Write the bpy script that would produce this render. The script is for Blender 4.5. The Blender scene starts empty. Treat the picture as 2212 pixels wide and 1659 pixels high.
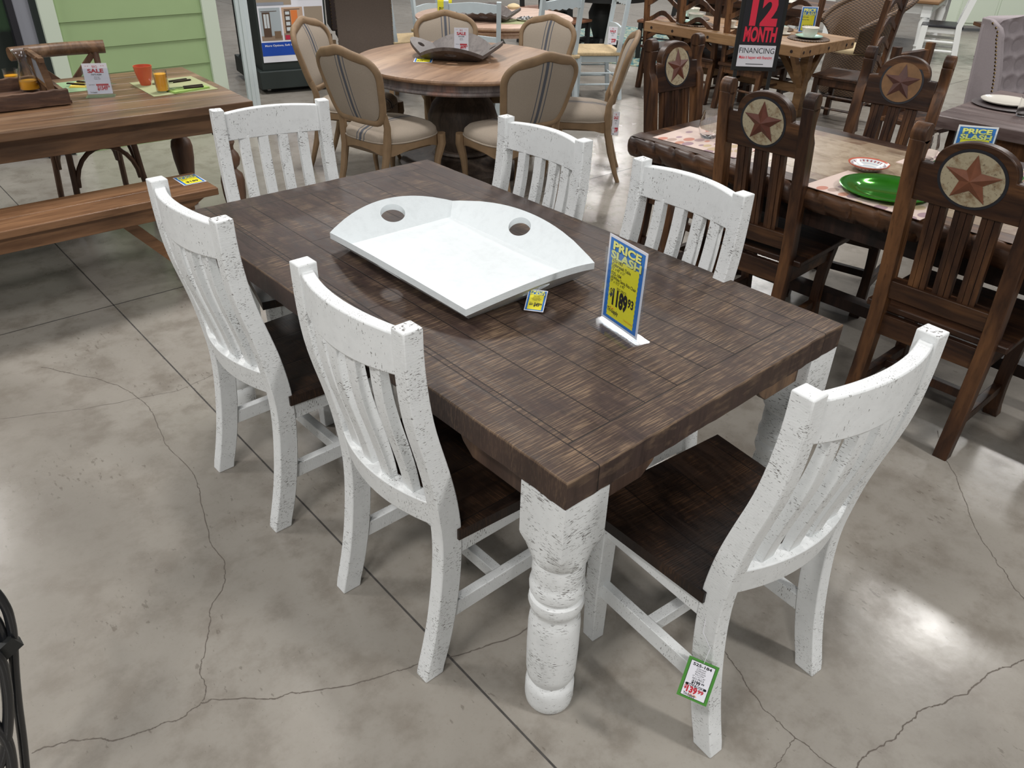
import bpy, math, random
from mathutils import Vector, Matrix
from math import sin, cos, pi, radians, sqrt, atan2
random.seed(7)
SC = bpy.context.scene
COL = SC.collection

# ------------------------------------------------------------------ camera
cam_d = bpy.data.cameras.new('camera'); cam_d.sensor_width = 36.0; cam_d.sensor_fit = 'HORIZONTAL'
cam_d.lens = 1706.3 * 36.0 / 2212.0; cam_d.clip_start = 0.05; cam_d.clip_end = 80
CAM = bpy.data.objects.new('camera', cam_d); COL.objects.link(CAM)
_r = Vector((0.74757967, -0.66365252, 0.02626726)); _u = Vector((0.33768429, 0.4138494, 0.84539813)); _f = Vector((0.57192129, 0.62313242, -0.53349042))
CAM.matrix_world = Matrix(((_r.x, _u.x, -_f.x, -1.37713), (_r.y, _u.y, -_f.y, -1.69384), (_r.z, _u.z, -_f.z, 1.70283), (0, 0, 0, 1)))
SC.camera = CAM
# ------------------------------------------------------------------ world and lights
W = bpy.data.worlds.new('world'); SC.world = W; W.use_nodes = True
bg = W.node_tree.nodes['Background']; bg.inputs['Color'].default_value = (0.93, 0.97, 1.0, 1); bg.inputs['Strength'].default_value = 0.16
SC.view_settings.view_transform = 'Standard'; SC.view_settings.look = 'None'
SC.view_settings.exposure = -0.13; SC.view_settings.gamma = 1.0; SC.view_settings.use_curve_mapping = False

def area(loc, sx, sy, power, col=(1, 0.975, 0.95), target=None):
    d = bpy.data.lights.new('high_bay_or_fill_lamp', 'AREA'); d.shape = 'RECTANGLE'; d.size = sx; d.size_y = sy; d.energy = power; d.color = col
    o = bpy.data.objects.new('high_bay_or_fill_lamp', d); COL.objects.link(o); o.location = loc
    if target is not None:
        o.rotation_euler = (Vector(target) - Vector(loc)).to_track_quat('-Z', 'Y').to_euler()
    return o
LAMPS = [(6.33, -0.15, 4.9, 170), (-3.2, -1.2, 4.9, 150), (-3.4, 3.6, 4.9, 170), (1.6, 3.4, 4.9, 200), (6.4, 4.2, 4.9, 190), (11.0, 0.4, 4.9, 190), (11.2, 5.6, 4.9, 190), (4.2, 9.0, 4.9, 200), (10.5, 10.5, 4.9, 200), (1.4, -4.6, 4.9, 240), (-1.6, 8.0, 4.9, 120), (15.0, 12.6, 4.9, 220), (-5.2, -4.6, 4.9, 300)]  # last entry is an added fill lamp behind the camera, for signs and chair fronts
for x, y, z, p in LAMPS:
    area((x, y, z), 0.45, 1.2, p * 0.85)

# ------------------------------------------------------------------ mesh helper
class MB:
    def __init__(s): s.v = []; s.f = []; s.m = []; s.k = 0
    def add(s, vs, fs):
        b = len(s.v); s.v += [tuple(v) for v in vs]; s.f += [tuple(i + b for i in f) for f in fs]; s.m += [s.k] * len(fs); return s
    def box(s, x0, x1, y0, y1, z0, z1, M=None):
        vs = [Vector((x, y, z)) for z in (z0, z1) for x, y in ((x0, y0), (x1, y0), (x1, y1), (x0, y1))]
        if M is not None: vs = [M @ v for v in vs]
        return s.add(vs, [(3, 2, 1, 0), (4, 5, 6, 7), (0, 1, 5, 4), (1, 2, 6, 5), (2, 3, 7, 6), (3, 0, 4, 7)])
    def prism(s, poly, axis, a, b, M=None):
        def P(p, t):
            v = {'x': (t, p[0], p[1]), 'y': (p[0], t, p[1]), 'z': (p[0], p[1], t)}[axis]
            v = Vector(v); return M @ v if M is not None else v
        n = len(poly); vs = [P(p, a) for p in poly] + [P(p, b) for p in poly]
        return s.add(vs, [tuple(range(n))[::-1], tuple(range(n, 2 * n))] + [(i, (i + 1) % n, n + (i + 1) % n, n + i) for i in range(n)])
    def loft(s, rings, cap=True, closed=False, M=None):
        n = len(rings[0]); vs = [Vector(p) for r in rings for p in r]
        if M is not None: vs = [M @ v for v in vs]
        fs = []; R = len(rings)
        for j in range(R if closed else R - 1):
            a = j * n; c = ((j + 1) % R) * n
            fs += [(a + i, a + (i + 1) % n, c + (i + 1) % n, c + i) for i in range(n)]
        if cap and not closed: fs += [tuple(range(n))[::-1], tuple(range((R - 1) * n, R * n))]
        return s.add(vs, fs)
    def lathe(s, prof, n=24, c=(0, 0, 0), M=None, cap=True):
        rings = [[(c[0] + r * cos(2 * pi * i / n), c[1] + r * sin(2 * pi * i / n), c[2] + z) for i in range(n)] for r, z in prof]
        return s.loft(rings, cap, M=M)
    def tube(s, pts, r, n=8, closed=False, M=None, sq=None):
        pts = [Vector(p) for p in pts]; N = len(pts); rings = []
        up = Vector((0, 0, 1)); prev = None
        for i, p in enumerate(pts):
            if closed: t = pts[(i + 1) % N] - pts[i - 1]
            else: t = pts[min(i + 1, N - 1)] - pts[max(i - 1, 0)]
            t.normalize()
            if prev is None:
                a = t.cross(up)
                if a.length < 0.15: a = t.cross(Vector((0, 1, 0)))
                a.normalize()
            else:
                a = prev - t * prev.dot(t); a.normalize()
            prev = a; b = t.cross(a); rr = r[i] if isinstance(r, (list, tuple)) else r
            if sq: rings.append([p + a * (sq[0] * u) + b * (sq[1] * v) for u, v in ((-.5, -.5), (.5, -.5), (.5, .5), (-.5, .5))])
            else: rings.append([p + a * (rr * cos(2 * pi * k / n)) + b * (rr * sin(2 * pi * k / n)) for k in range(n)])
        return s.loft(rings, True, closed, M)
    def grid(s, fn, nu, nv, M=None):
        vs = [Vector(fn(i / nu, j / nv)) for j in range(nv + 1) for i in range(nu + 1)]
        if M is not None: vs = [M @ v for v in vs]
        w = nu + 1
        return s.add(vs, [(j * w + i, j * w + i + 1, (j + 1) * w + i + 1, (j + 1) * w + i) for j in range(nv) for i in range(nu)])
    def mesh(s, name, mats, smooth=35):
        me = bpy.data.meshes.new(name); me.from_pydata(s.v, [], s.f); me.validate(); me.update()
        for m in (mats if isinstance(mats, (list, tuple)) else [mats]): me.materials.append(m)
        if isinstance(mats, (list, tuple)) and len(mats) > 1:
            for p, k in zip(me.polygons, s.m): p.material_index = k
        import bmesh
        b = bmesh.new(); b.from_mesh(me); bmesh.ops.recalc_face_normals(b, faces=b.faces); b.to_mesh(me); b.free()
        if smooth:
            me.shade_smooth(); me.set_sharp_from_angle(angle=radians(smooth))
        return me

def tag(o, label=None, cat=None, group=None, kind=None):
    if label: o['label'] = label
    if cat: o['category'] = cat
    if group: o['group'] = group
    if kind: o['kind'] = kind
    return o
def thing(name, label, cat, loc=(0, 0, 0), rz=0.0, group=None):
    o = bpy.data.objects.new(name, None); COL.objects.link(o); o.location = loc; o.rotation_euler = (0, 0, rz); o.empty_display_size = 0.1
    return tag(o, label, cat, group)
def part(name, mb, mat, parent=None, bev=0, smooth=35, loc=None, rot=None, label=None, solid=0):
    o = bpy.data.objects.new(name, mb if isinstance(mb, bpy.types.Mesh) else mb.mesh(name, mat, smooth)); COL.objects.link(o)
    if parent: o.parent = parent
    if loc: o.location = loc
    if rot: o.rotation_euler = rot
    if solid:
        m = o.modifiers.new('thick', 'SOLIDIFY'); m.thickness = solid; m.offset = 0
    if bev:
        m = o.modifiers.new('bevel', 'BEVEL'); m.width = bev; m.segments = 2; m.limit_method = 'ANGLE'; m.angle_limit = radians(40)
    if label: o['label'] = label
    return o
def struct(name, mb, mat, bev=0, smooth=35, label=None):
    o = part(name, mb, mat, None, bev, smooth); o['kind'] = 'structure'
    if label: o['label'] = label
    return o
def kids(o): return [c for c in bpy.data.objects if c.parent == o]
CH = {}
def dup(root, loc, rz, label, group=None, zs=None):
    def cp(o, par):
        c = o.copy(); COL.objects.link(c)
        if par: c.parent = par
        for ch in kids(o) if o not in CH else CH[o]: cp(ch, c)
        return c
    ks = {o: None for o in ()}
    r = cp(root, None); r.location = loc; r.rotation_euler = (0, 0, rz); r['label'] = label
    if group: r['group'] = group
    r.scale = zs or (1, 1, 1)
    return r

# ------------------------------------------------------------------ materials
class NB:
    def __init__(s, name, rough=0.5, metal=0.0, spec=0.5):
        s.mat = bpy.data.materials.new(name); s.mat.use_nodes = True; s.t = s.mat.node_tree; s.n = s.t.nodes; s.l = s.t.links
        s.b = s.n['Principled BSDF']; s.b.inputs['Roughness'].default_value = rough; s.b.inputs['Metallic'].default_value = metal
        s.b.inputs['Specular IOR Level'].default_value = spec
        s.tc = None
    def put(s, sock, v):
        if isinstance(v, bpy.types.NodeSocket): s.l.new(v, sock)
        elif v is not None:
            if isinstance(v, (tuple, list)) and len(v) == 3 and sock.type == 'RGBA': v = (*v, 1)
            sock.default_value = v
    def co(s):
        if not s.tc: s.tc = s.n.new('ShaderNodeTexCoord')
        return s.tc.outputs['Object']
    def sc(s, scale, rot=(0, 0, 0), v=None):
        m = s.n.new('ShaderNodeMapping'); s.put(m.inputs['Vector'], v or s.co()); m.inputs['Scale'].default_value = scale; m.inputs['Rotation'].default_value = rot; return m.outputs[0]
    def noise(s, v, scale=5, detail=3, rough=0.5, dist=0):
        n = s.n.new('ShaderNodeTexNoise'); s.put(n.inputs['Vector'], v); n.inputs['Scale'].default_value = scale; n.inputs['Detail'].default_value = detail; n.inputs['Roughness'].default_value = rough; n.inputs['Distortion'].default_value = dist; return n.outputs['Fac']
    def m(s, op, a, b=None, c=None, clamp=False):
        n = s.n.new('ShaderNodeMath'); n.operation = op; n.use_clamp = clamp; s.put(n.inputs[0], a); s.put(n.inputs[1], b)
        if c is not None: s.put(n.inputs[2], c)
        return n.outputs[0]
    def ss(s, v, a, b, lo=0.0, hi=1.0):
        n = s.n.new('ShaderNodeMapRange'); n.interpolation_type = 'SMOOTHSTEP'; s.put(n.inputs[0], v); n.inputs[1].default_value = a; n.inputs[2].default_value = b; n.inputs[3].default_value = lo; n.inputs[4].default_value = hi; return n.outputs[0]
    def mix(s, f, a, b):
        n = s.n.new('ShaderNodeMix'); n.data_type = 'RGBA'; s.put(n.inputs['Factor'], f); s.put(n.inputs['A'], a); s.put(n.inputs['B'], b); return n.outputs['Result']
    def xyz(s, v=None):
        n = s.n.new('ShaderNodeSeparateXYZ'); s.put(n.inputs[0], v or s.co()); return n.outputs
    def comb(s, x, y, z):
        n = s.n.new('ShaderNodeCombineXYZ'); s.put(n.inputs[0], x); s.put(n.inputs[1], y); s.put(n.inputs[2], z); return n.outputs[0]
    def white(s, v):
        n = s.n.new('ShaderNodeTexWhiteNoise'); n.noise_dimensions = '3D'; s.put(n.inputs['Vector'], v); return n.outputs['Value']
    def wave(s, v, scale, dist=2, detail=2, axis='X'):
        n = s.n.new('ShaderNodeTexWave'); n.bands_direction = axis; s.put(n.inputs['Vector'], v); n.inputs['Scale'].default_value = scale; n.inputs['Distortion'].default_value = dist; n.inputs['Detail'].default_value = detail; return n.outputs['Fac']
    def bump(s, h, strength=0.3, dist=0.002):
        n = s.n.new('ShaderNodeBump'); n.inputs['Strength'].default_value = strength; n.inputs['Distance'].default_value = dist; s.put(n.inputs['Height'], h); s.l.new(n.outputs[0], s.b.inputs['Normal'])
    def out(s, col, rough=None):
        s.put(s.b.inputs['Base Color'], col)
        if rough is not None: s.put(s.b.inputs['Roughness'], rough)
        return s.mat
def plain(name, col, rough=0.5, metal=0, spec=0.5, var=0.0, vs=20):
    n = NB(name, rough, metal, spec)
    if var:
        f = n.noise(n.co(), vs, 3); c = n.mix(f, tuple(x * (1 - var) for x in col), tuple(min(1, x * (1 + var)) for x in col)); return n.out(c)
    return n.out(col)
def glassy(name, col=(1, 1, 1), ior=1.45, rough=0.0, alpha=None):
    n = NB(name, rough); n.b.inputs['Transmission Weight'].default_value = 1.0; n.b.inputs['IOR'].default_value = ior; return n.out(col)
def m_acrylic(lo=0.55, name='clear_acrylic_sheet'):
    n = NB(name); t = n.n.new('ShaderNodeBsdfTransparent'); t.inputs[0].default_value = (0.95, 0.97, 0.99, 1); g = n.n.new('ShaderNodeBsdfGlossy'); g.inputs['Roughness'].default_value = 0.06
    fr = n.n.new('ShaderNodeLayerWeight'); fr.inputs[0].default_value = 0.5; mx = n.n.new('ShaderNodeMixShader'); n.l.new(n.ss(fr.outputs['Facing'], lo, 1.0, 0.05, 0.75), mx.inputs[0]); n.l.new(t.outputs[0], mx.inputs[1]); n.l.new(g.outputs[0], mx.inputs[2]); n.l.new(mx.outputs[0], n.n['Material Output'].inputs[0]); return n.mat
def wood(name, c1, c2, c3=None, axis='x', s=1.0, rough=0.5, bump=0.15, bands=14, spec=0.5):
    n = NB(name, rough, 0, spec); st = {'x': (0.12, 1, 1), 'y': (1, 0.12, 1), 'z': (1, 1, 0.12)}[axis]
    v = n.sc(tuple(a * s for a in st)); a = n.noise(v, bands, 5, 0.6, 0.6); b = n.noise(v, bands * 5, 3, 0.6)
    f = n.ss(a, 0.32, 0.68); c = n.mix(f, c1, c2)
    if c3: c = n.mix(n.ss(n.noise(v, bands * 0.45, 4, 0.6), 0.5, 0.72), c, c3)
    c = n.mix(n.m('MULTIPLY', n.ss(b, 0.5, 0.75), 0.45), c, tuple(x * 0.45 for x in c1))
    n.bump(n.m('ADD', a, b), bump, 0.002); return n.out(c)
def distressed(name, base, dark, axis='z', thr=0.66, rough=0.55):
    n = NB(name, rough)
    st2 = {'z': (0.35, 0.35, 1.4), 'h': (1, 1, 0.3), 'leg': (0.22, 0.22, 1.5)}[axis]; st = (1, 1, 1)
    patch = n.noise(n.co(), 11, 3, 0.65); fl = n.noise(n.sc(st2), 330, 2, 0.6)
    k = n.m('ADD', fl, n.m('MULTIPLY', n.m('SUBTRACT', patch, 0.5), 0.50)); k2 = n.ss(k, thr, thr + 0.03)
    rub = n.ss(n.noise(n.co(), 24, 4, 0.7), 0.42, 0.75)
    c = n.mix(n.m('MULTIPLY', rub, 0.5), base, tuple(x * 0.86 for x in base))
    c = n.mix(n.m('MULTIPLY', k2, 0.85), c, dark)
    saw = n.wave(n.sc((1, 1, 1)), 48, 9, 3, 'Z' if axis == 'z' else 'X')
    n.bump(n.m('ADD', n.m('MULTIPLY', saw, 0.16), n.m('SUBTRACT', n.noise(n.co(), 60, 3), n.m('MULTIPLY', k2, 0.6))), 0.35, 0.0015)
    return n.out(c)
def colourwash(name, half, border, plank, along='y', dark=(0.031, 0.0185, 0.0158), mid=(0.058, 0.0355, 0.029), tan=(0.30, 0.20, 0.12), amt=1.0, rough=0.52):
    n = NB(name, rough, 0, 0.33); o = n.xyz(); x, y, z = o[0], o[1], o[2]
    if along == 'x': x, y = y, x
    hx, hy = half
    ax = n.m('ABSOLUTE', x); ay = n.m('ABSOLUTE', y)
    bx = n.m('GREATER_THAN', ax, hx - border); by = n.m('GREATER_THAN', ay, hy - border)
    bord = n.m('MAXIMUM', bx, by)
    pi_ = n.m('FLOOR', n.m('DIVIDE', n.m('ADD', x, 5.0), plank))
    r1 = n.white(n.comb(pi_, 3.1, 0)); seg = n.m('FLOOR', n.m('DIVIDE', n.m('ADD', y, n.m('MULTIPLY', r1, 1.3)), 1.25))
    r2 = n.white(n.comb(pi_, seg, 1.7))
    pid = n.m('MULTIPLY', n.m('ADD', r2, 0.2), n.m('SUBTRACT', 1.0, bord))
    # grain and saw marks
    g = n.noise(n.comb(n.m('MULTIPLY', x, 9), n.m('ADD', n.m('MULTIPLY', y, 1.3), n.m('MULTIPLY', r1, 30)), z), 6, 5, 0.65, 0.8)
    sx = n.comb(n.m('MULTIPLY', x, 6.5), n.m('MULTIPLY', y, 170), n.m('MULTIPLY', z, 30))
    sawn = n.noise(sx, 1.6, 3, 0.6)
    patch = n.noise(n.comb(n.m('MULTIPLY', x, 5), n.m('MULTIPLY', y, 2.6), n.m('ADD', z, n.m('MULTIPLY', r1, 1.0))), 2.0, 4, 0.65)
    yy = n.m('SUBTRACT', 0.10, n.ss(y, -0.65, 0.25, 0.0, 0.17))
    ar = n.ss(n.m('ADD', patch, n.m('MULTIPLY', yy, 0.75)), 0.36, 0.66)
    tm_ = n.ss(z, -0.010, -0.002, 0.35, 1.0)
    kk = n.m('MULTIPLY', n.m('MULTIPLY', n.ss(sawn, 0.47, 0.64), n.m('MULTIPLY', ar, tm_)), amt)
    c = n.mix(n.ss(g, 0.3, 0.7), dark, mid)
    c = n.mix(n.m('MULTIPLY', n.m('MULTIPLY', ar, tm_), 0.07), c, tan)
    c = n.mix(n.m('MULTIPLY', n.ss(r2, 0.35, 1.0), 0.03), c, tan)
    c = n.mix(n.m('MULTIPLY', kk, 0.62), c, tan)
    # joints
    fx = n.m('FRACT', n.m('DIVIDE', n.m('ADD', x, 5.0), plank)); dx = n.m('MULTIPLY', n.m('MINIMUM', fx, n.m('SUBTRACT', 1.0, fx)), plank)
    fy = n.m('FRACT', n.m('DIVIDE', n.m('ADD', y, n.m('MULTIPLY', r1, 1.3)), 1.25)); dy = n.m('MULTIPLY', n.m('MINIMUM', fy, n.m('SUBTRACT', 1.0, fy)), 1.25)
    din = n.m('ADD', n.m('MINIMUM', dx, n.m('ADD', dy, 0.0009)), n.m('MULTIPLY', bord, 1.0))
    db = n.m('MINIMUM', n.m('ABSOLUTE', n.m('SUBTRACT', ax, hx - border)), n.m('ADD', n.m('ABSOLUTE', n.m('SUBTRACT', ay, hy - border)), n.m('MULTIPLY', bx, 1.0)))
    d = n.m('MINIMUM', din, db); ln = n.ss(d, 0.0009, 0.0024, 1.0, 0.0)
    ed = n.m('MULTIPLY', n.ss(n.m('MAXIMUM', n.m('SUBTRACT', ax, hx), n.m('SUBTRACT', ay, hy)), -0.004, -0.0005), 0.4)
    c = n.mix(n.m('MULTIPLY', ed, n.ss(z, -0.006, 0.0)), c, tan)
    c = n.mix(n.m('MULTIPLY', ln, 0.85), c, (0.008, 0.005, 0.004))
    n.bump(n.m('SUBTRACT', n.m('ADD', n.m('MULTIPLY', sawn, 0.7), n.m('MULTIPLY', g, 0.4)), n.m('MULTIPLY', ln, 1.5)), 0.5, 0.0015)
    return n.out(c, n.ss(g, 0.2, 0.8, rough - 0.06, rough + 0.12))

M = {}
M['white'] = distressed('chipped_white_paint', (0.80, 0.82, 0.82), (0.10, 0.085, 0.075), 'z', 0.645)
M['whiteh'] = distressed('chipped_white_paint_rail', (0.80, 0.82, 0.82), (0.10, 0.085, 0.075), 'h', 0.665)
M['whiteleg'] = distressed('chipped_white_leg_paint', (0.80, 0.82, 0.82), (0.08, 0.065, 0.055), 'leg', 0.635)
M['traywhite'] = distressed('white_tray_paint', (0.74, 0.785, 0.80), (0.3, 0.3, 0.32), 'z', 0.84, 0.45)
M['top'] = colourwash('colourwash_tabletop', (0.512, 0.915), 0.088, 0.112)
M['seat'] = colourwash('dark_brown_seat', (5, 5), 0.0, 0.16, 'x', (0.008, 0.005, 0.0042), (0.020, 0.0112, 0.0075), (0.16, 0.078, 0.036), 0.62, 0.42)
M['darkwood'] = wood('colourwash_edge', (0.05, 0.028, 0.02), (0.09, 0.052, 0.035), (0.22, 0.13, 0.07), 'z', 1.0, 0.5, 0.4)
M['rust'] = wood('rustic_stained_pine', (0.020, 0.009, 0.006), (0.068, 0.029, 0.0135), (0.17, 0.076, 0.030), 'z', 1.0, 0.42, 0.3, 18, 0.35)
M['rusth'] = wood('rustic_stained_pine_rail', (0.020, 0.009, 0.006), (0.062, 0.027, 0.0125), (0.16, 0.072, 0.029), 'y', 1.0, 0.40, 0.3, 18, 0.35)
M['rustblk'] = wood('nearly_black_stained_wood', (0.012, 0.008, 0.007), (0.035, 0.018, 0.013), None, 'z', 1.0, 0.45, 0.2, 14, 0.3)
M['teak'] = wood('warm_reclaimed_teak', (0.092, 0.049, 0.026), (0.20, 0.108, 0.055), (0.28, 0.172, 0.102), 'x', 1.0, 0.42, 0.2)
M['teakz'] = wood('brown_teak_leg', (0.075, 0.037, 0.022), (0.15, 0.078, 0.045), None, 'z', 1.0, 0.45, 0.2)
M['bench'] = wood('orange_brown_bench', (0.135, 0.064, 0.029), (0.275, 0.142, 0.069), (0.35, 0.19, 0.10), 'x', 1.0, 0.4, 0.2)
M['oak'] = plain('weathered_oak_frame', (0.235, 0.155, 0.088), 0.6, 0, 0.3, 0.28, 16)
M['roundtop'] = wood('sun_bleached_round_top', (0.19, 0.105, 0.058), (0.33, 0.20, 0.118), (0.42, 0.275, 0.175), 'x', 1.0, 0.45, 0.3, 9)
M['greyskirt'] = wood('greyed_skirt_wood', (0.10, 0.085, 0.085), (0.22, 0.19, 0.185), (0.30, 0.16, 0.12), 'z', 1.0, 0.6, 0.3)
M['urn'] = wood('dark_brown_urn', (0.04, 0.028, 0.022), (0.11, 0.08, 0.06), None, 'z', 1.0, 0.6, 0.3)
M['greytray'] = wood('grey_brown_tray', (0.075, 0.06, 0.055), (0.14, 0.12, 0.11), None, 'x', 1.0, 0.5, 0.2)
M['caddy'] = wood('dark_old_timber', (0.06, 0.03, 0.02), (0.16, 0.085, 0.05), (0.24, 0.14, 0.08), 'x', 1.0, 0.6, 0.6, 22)
M['harvest'] = wood('honey_harvest_wood', (0.19, 0.10, 0.042), (0.31, 0.18, 0.082), (0.26, 0.145, 0.07), 'y', 1.0, 0.5, 0.2)
M['greywood'] = wood('grey_brown_tabletop', (0.09, 0.06, 0.055), (0.19, 0.14, 0.13), (0.26, 0.21, 0.2), 'y', 1.0, 0.33, 0.15, 10)
M['blue'] = plain('pale_blue_grey_paint', (0.50, 0.57, 0.60), 0.5, 0, 0.5, 0.06)
M['cleanwhite'] = plain('bright_white_paint', (0.80, 0.82, 0.80), 0.4)
M['blackseat'] = plain('black_seat', (0.02, 0.02, 0.025), 0.3)
M['black'] = plain('matt_black', (0.012, 0.013, 0.013), 0.5)
M['blackgloss'] = plain('glossy_black_tube', (0.012, 0.013, 0.015), 0.28)
M['darkgreen'] = plain('blackish_green_panel', (0.02, 0.028, 0.026), 0.6)
M['trimgreen'] = plain('pale_green_white_trim', (0.62, 0.70, 0.58), 0.5)
M['siding'] = plain('light_green_siding', (0.325, 0.445, 0.225), 0.5, 0, 0.4, 0.05, 6)
M['postwhite'] = plain('blue_white_post_paint', (0.66, 0.73, 0.75), 0.4)
M['greyframe'] = plain('grey_door_frame', (0.28, 0.29, 0.33), 0.45)
M['paper'] = plain('white_card', (0.80, 0.80, 0.86), 0.5)
M['yellow'] = plain('yellow_card', (0.90, 0.80, 0.03), 0.5)
M['lyellow'] = plain('pale_yellow_letters', (0.87, 0.86, 0.25), 0.5)
M['cblue'] = plain('blue_card', (0.03, 0.19, 0.58), 0.5)
M['red'] = plain('red_print', (0.52, 0.018, 0.035), 0.5)
M['cred'] = plain('crimson_print', (0.80, 0.03, 0.07), 0.5)
M['ink'] = plain('black_print', (0.015, 0.015, 0.02), 0.5)
M['orange'] = plain('orange_print', (0.8, 0.22, 0.02), 0.5)
M['cgreen'] = plain('green_card', (0.065, 0.26, 0.035), 0.5)
M['acrylic'] = m_acrylic()
M['thinglass'] = m_acrylic(0.15, 'thin_clear_glass')
M['glass'] = glassy('clear_glass', (1, 1, 1), 1.45)
M['juice'] = plain('orange_juice', (0.95, 0.42, 0.02), 0.25)
M['darkwicker'] = plain('dark_woven_fibre', (0.045, 0.03, 0.03), 0.5, 0, 0.5, 0.5, 80)
M['redcup'] = plain('red_orange_ceramic', (0.55, 0.10, 0.045), 0.3)
M['cream'] = plain('cream_ceramic', (0.72, 0.68, 0.60), 0.15)
M['teal'] = plain('pale_aqua_ceramic', (0.42, 0.62, 0.55), 0.15)
M['steel'] = plain('stainless_steel', (0.6, 0.6, 0.6), 0.2, 1.0)
M['linen'] = None
M['napyellow'] = plain('yellow_napkin', (0.80, 0.62, 0.12), 0.8)
M['napgreen'] = plain('green_napkin', (0.28, 0.42, 0.10), 0.8)
M['matgreen'] = plain('pale_green_placemat', (0.34, 0.36, 0.19), 0.9)
M['matgreen2'] = plain('mid_green_placemat', (0.27, 0.40, 0.22), 0.9)
M['slate'] = plain('grey_slate', (0.25, 0.26, 0.29), 0.5)
M['brownfab'] = plain('brown_grey_upholstery', (0.115, 0.09, 0.075), 0.9, 0, 0.2, 0.15, 120)
M['darkfab'] = plain('dark_brown_upholstery', (0.045, 0.033, 0.03), 0.85, 0, 0.2, 0.15, 120)
M['wing'] = plain('grey_lilac_upholstery', (0.34, 0.30, 0.31), 0.95, 0, 0.2, 0.12, 150)
M['brass'] = plain('antique_brass', (0.16, 0.11, 0.05), 0.35, 1.0)
M['pinktop'] = wood('pinkish_blond_top', (0.42, 0.27, 0.20), (0.55, 0.39, 0.30), None, 'x', 1, 0.45, 0.1)
M['rushseat'] = plain('woven_rush', (0.50, 0.38, 0.22), 0.8, 0, 0.3, 0.35, 60)
M['cushion'] = plain('cream_cushion', (0.62, 0.50, 0.30), 0.8)
M['reddark'] = plain('reddish_brown_seat', (0.20, 0.085, 0.045), 0.4)

def m_linen():
    n = NB('striped_linen', 0.95, 0, 0.15); o = n.xyz(); y = o[1]
    def band(c, w): return n.ss(n.m('ABSOLUTE', n.m('SUBTRACT', y, c)), w, w + 0.0015, 1, 0)
    st = n.m('MAXIMUM', n.m('MAXIMUM', band(0.0, 0.0095), band(0.031, 0.0028)), band(-0.031, 0.0028))
    f = n.noise(n.co(), 260, 2); c = n.mix(f, (0.27, 0.225, 0.18), (0.38, 0.325, 0.265)); c = n.mix(n.m('MULTIPLY', st, 0.85), c, (0.055, 0.07, 0.10))
    n.bump(f, 0.2, 0.001); return n.out(c)
M['linen'] = m_linen()
def m_floor():
    n = NB('polished_concrete', 0.24, 0, 0.42); v = n.co()
    v2 = n.sc((1.0, 0.55, 1), (0, 0, 0.7)); big = n.noise(v2, 1.1, 4, 0.6, 0.4); mid = n.noise(v, 7, 5, 0.65); fine = n.noise(v, 90, 3, 0.6)
    c = n.mix(n.ss(big, 0.3, 0.7), (0.262, 0.240, 0.208), (0.350, 0.325, 0.286))
    c = n.mix(n.m('MULTIPLY', n.ss(mid, 0.42, 0.70), 0.75), c, (0.205, 0.180, 0.150))
    c = n.mix(n.m('MULTIPLY', n.ss(fine, 0.5, 0.8), 0.16), c, (0.18, 0.155, 0.12))
    sp = n.noise(n.sc((1, 0.42, 1), (0, 0, -0.9)), 62, 3, 0.6); spm = n.noise(v, 2.2, 3)
    k = n.ss(n.m('ADD', sp, n.m('MULTIPLY', n.m('SUBTRACT', spm, 0.5), 0.45)), 0.66, 0.74); c = n.mix(n.m('MULTIPLY', k, 0.5), c, (0.12, 0.10, 0.08))
    k3 = n.ss(n.noise(v, 150, 1), 0.77, 0.8); c = n.mix(n.m('MULTIPLY', k3, 0.5), c, (0.07, 0.06, 0.05))
    n.bump(n.m('ADD', n.noise(v, 16, 3), n.m('ADD', n.m('MULTIPLY', fine, 0.10), n.m('MULTIPLY', n.noise(v, 330, 2), 0.10))), 0.11, 0.004)
    return n.out(c, n.ss(mid, 0.2, 0.8, 0.15, 0.30))
M['floor'] = m_floor()
M['crack'] = plain('dark_crack', (0.13, 0.11, 0.092), 0.9)
M['joint'] = plain('saw_cut_joint', (0.07, 0.065, 0.06), 0.8, 0, 0.3, 0.5, 40)
def m_medal():
    n = NB('worn_cream_disc', 0.5); f = n.noise(n.co(), 25, 4, 0.7); g = n.noise(n.co(), 120, 2)
    c = n.mix(n.ss(f, 0.45, 0.75), (0.43, 0.37, 0.25), (0.20, 0.12, 0.055)); c = n.mix(n.m('MULTIPLY', n.ss(g, 0.62, 0.7), 0.6), c, (0.08, 0.05, 0.03)); return n.out(c)
M['medal'] = m_medal()
M['medal2'] = plain('tan_brown_disc', (0.20, 0.105, 0.045), 0.45, 0, 0.5, 0.4, 30)
M['star2'] = plain('dark_brown_star', (0.085, 0.035, 0.028), 0.4, 0, 0.5, 0.3, 40)
M['star3'] = plain('terracotta_star', (0.185, 0.062, 0.028), 0.5, 0, 0.5, 0.35, 40)
M['star'] = plain('brick_red_star', (0.120, 0.034, 0.020), 0.45, 0, 0.5, 0.3, 40)
def m_stone():
    n = NB('beige_travertine', 0.25); f = n.noise(n.sc((1, 1, 1)), 5, 6, 0.7, 1.2); c = n.mix(n.ss(f, 0.3, 0.7), (0.30, 0.22, 0.145), (0.50, 0.40, 0.29))
    c = n.mix(n.m('MULTIPLY', n.ss(n.noise(n.co(), 30, 4), 0.5, 0.7), 0.4), c, (0.24, 0.17, 0.11)); return n.out(c)
M['stone'] = m_stone()
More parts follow.
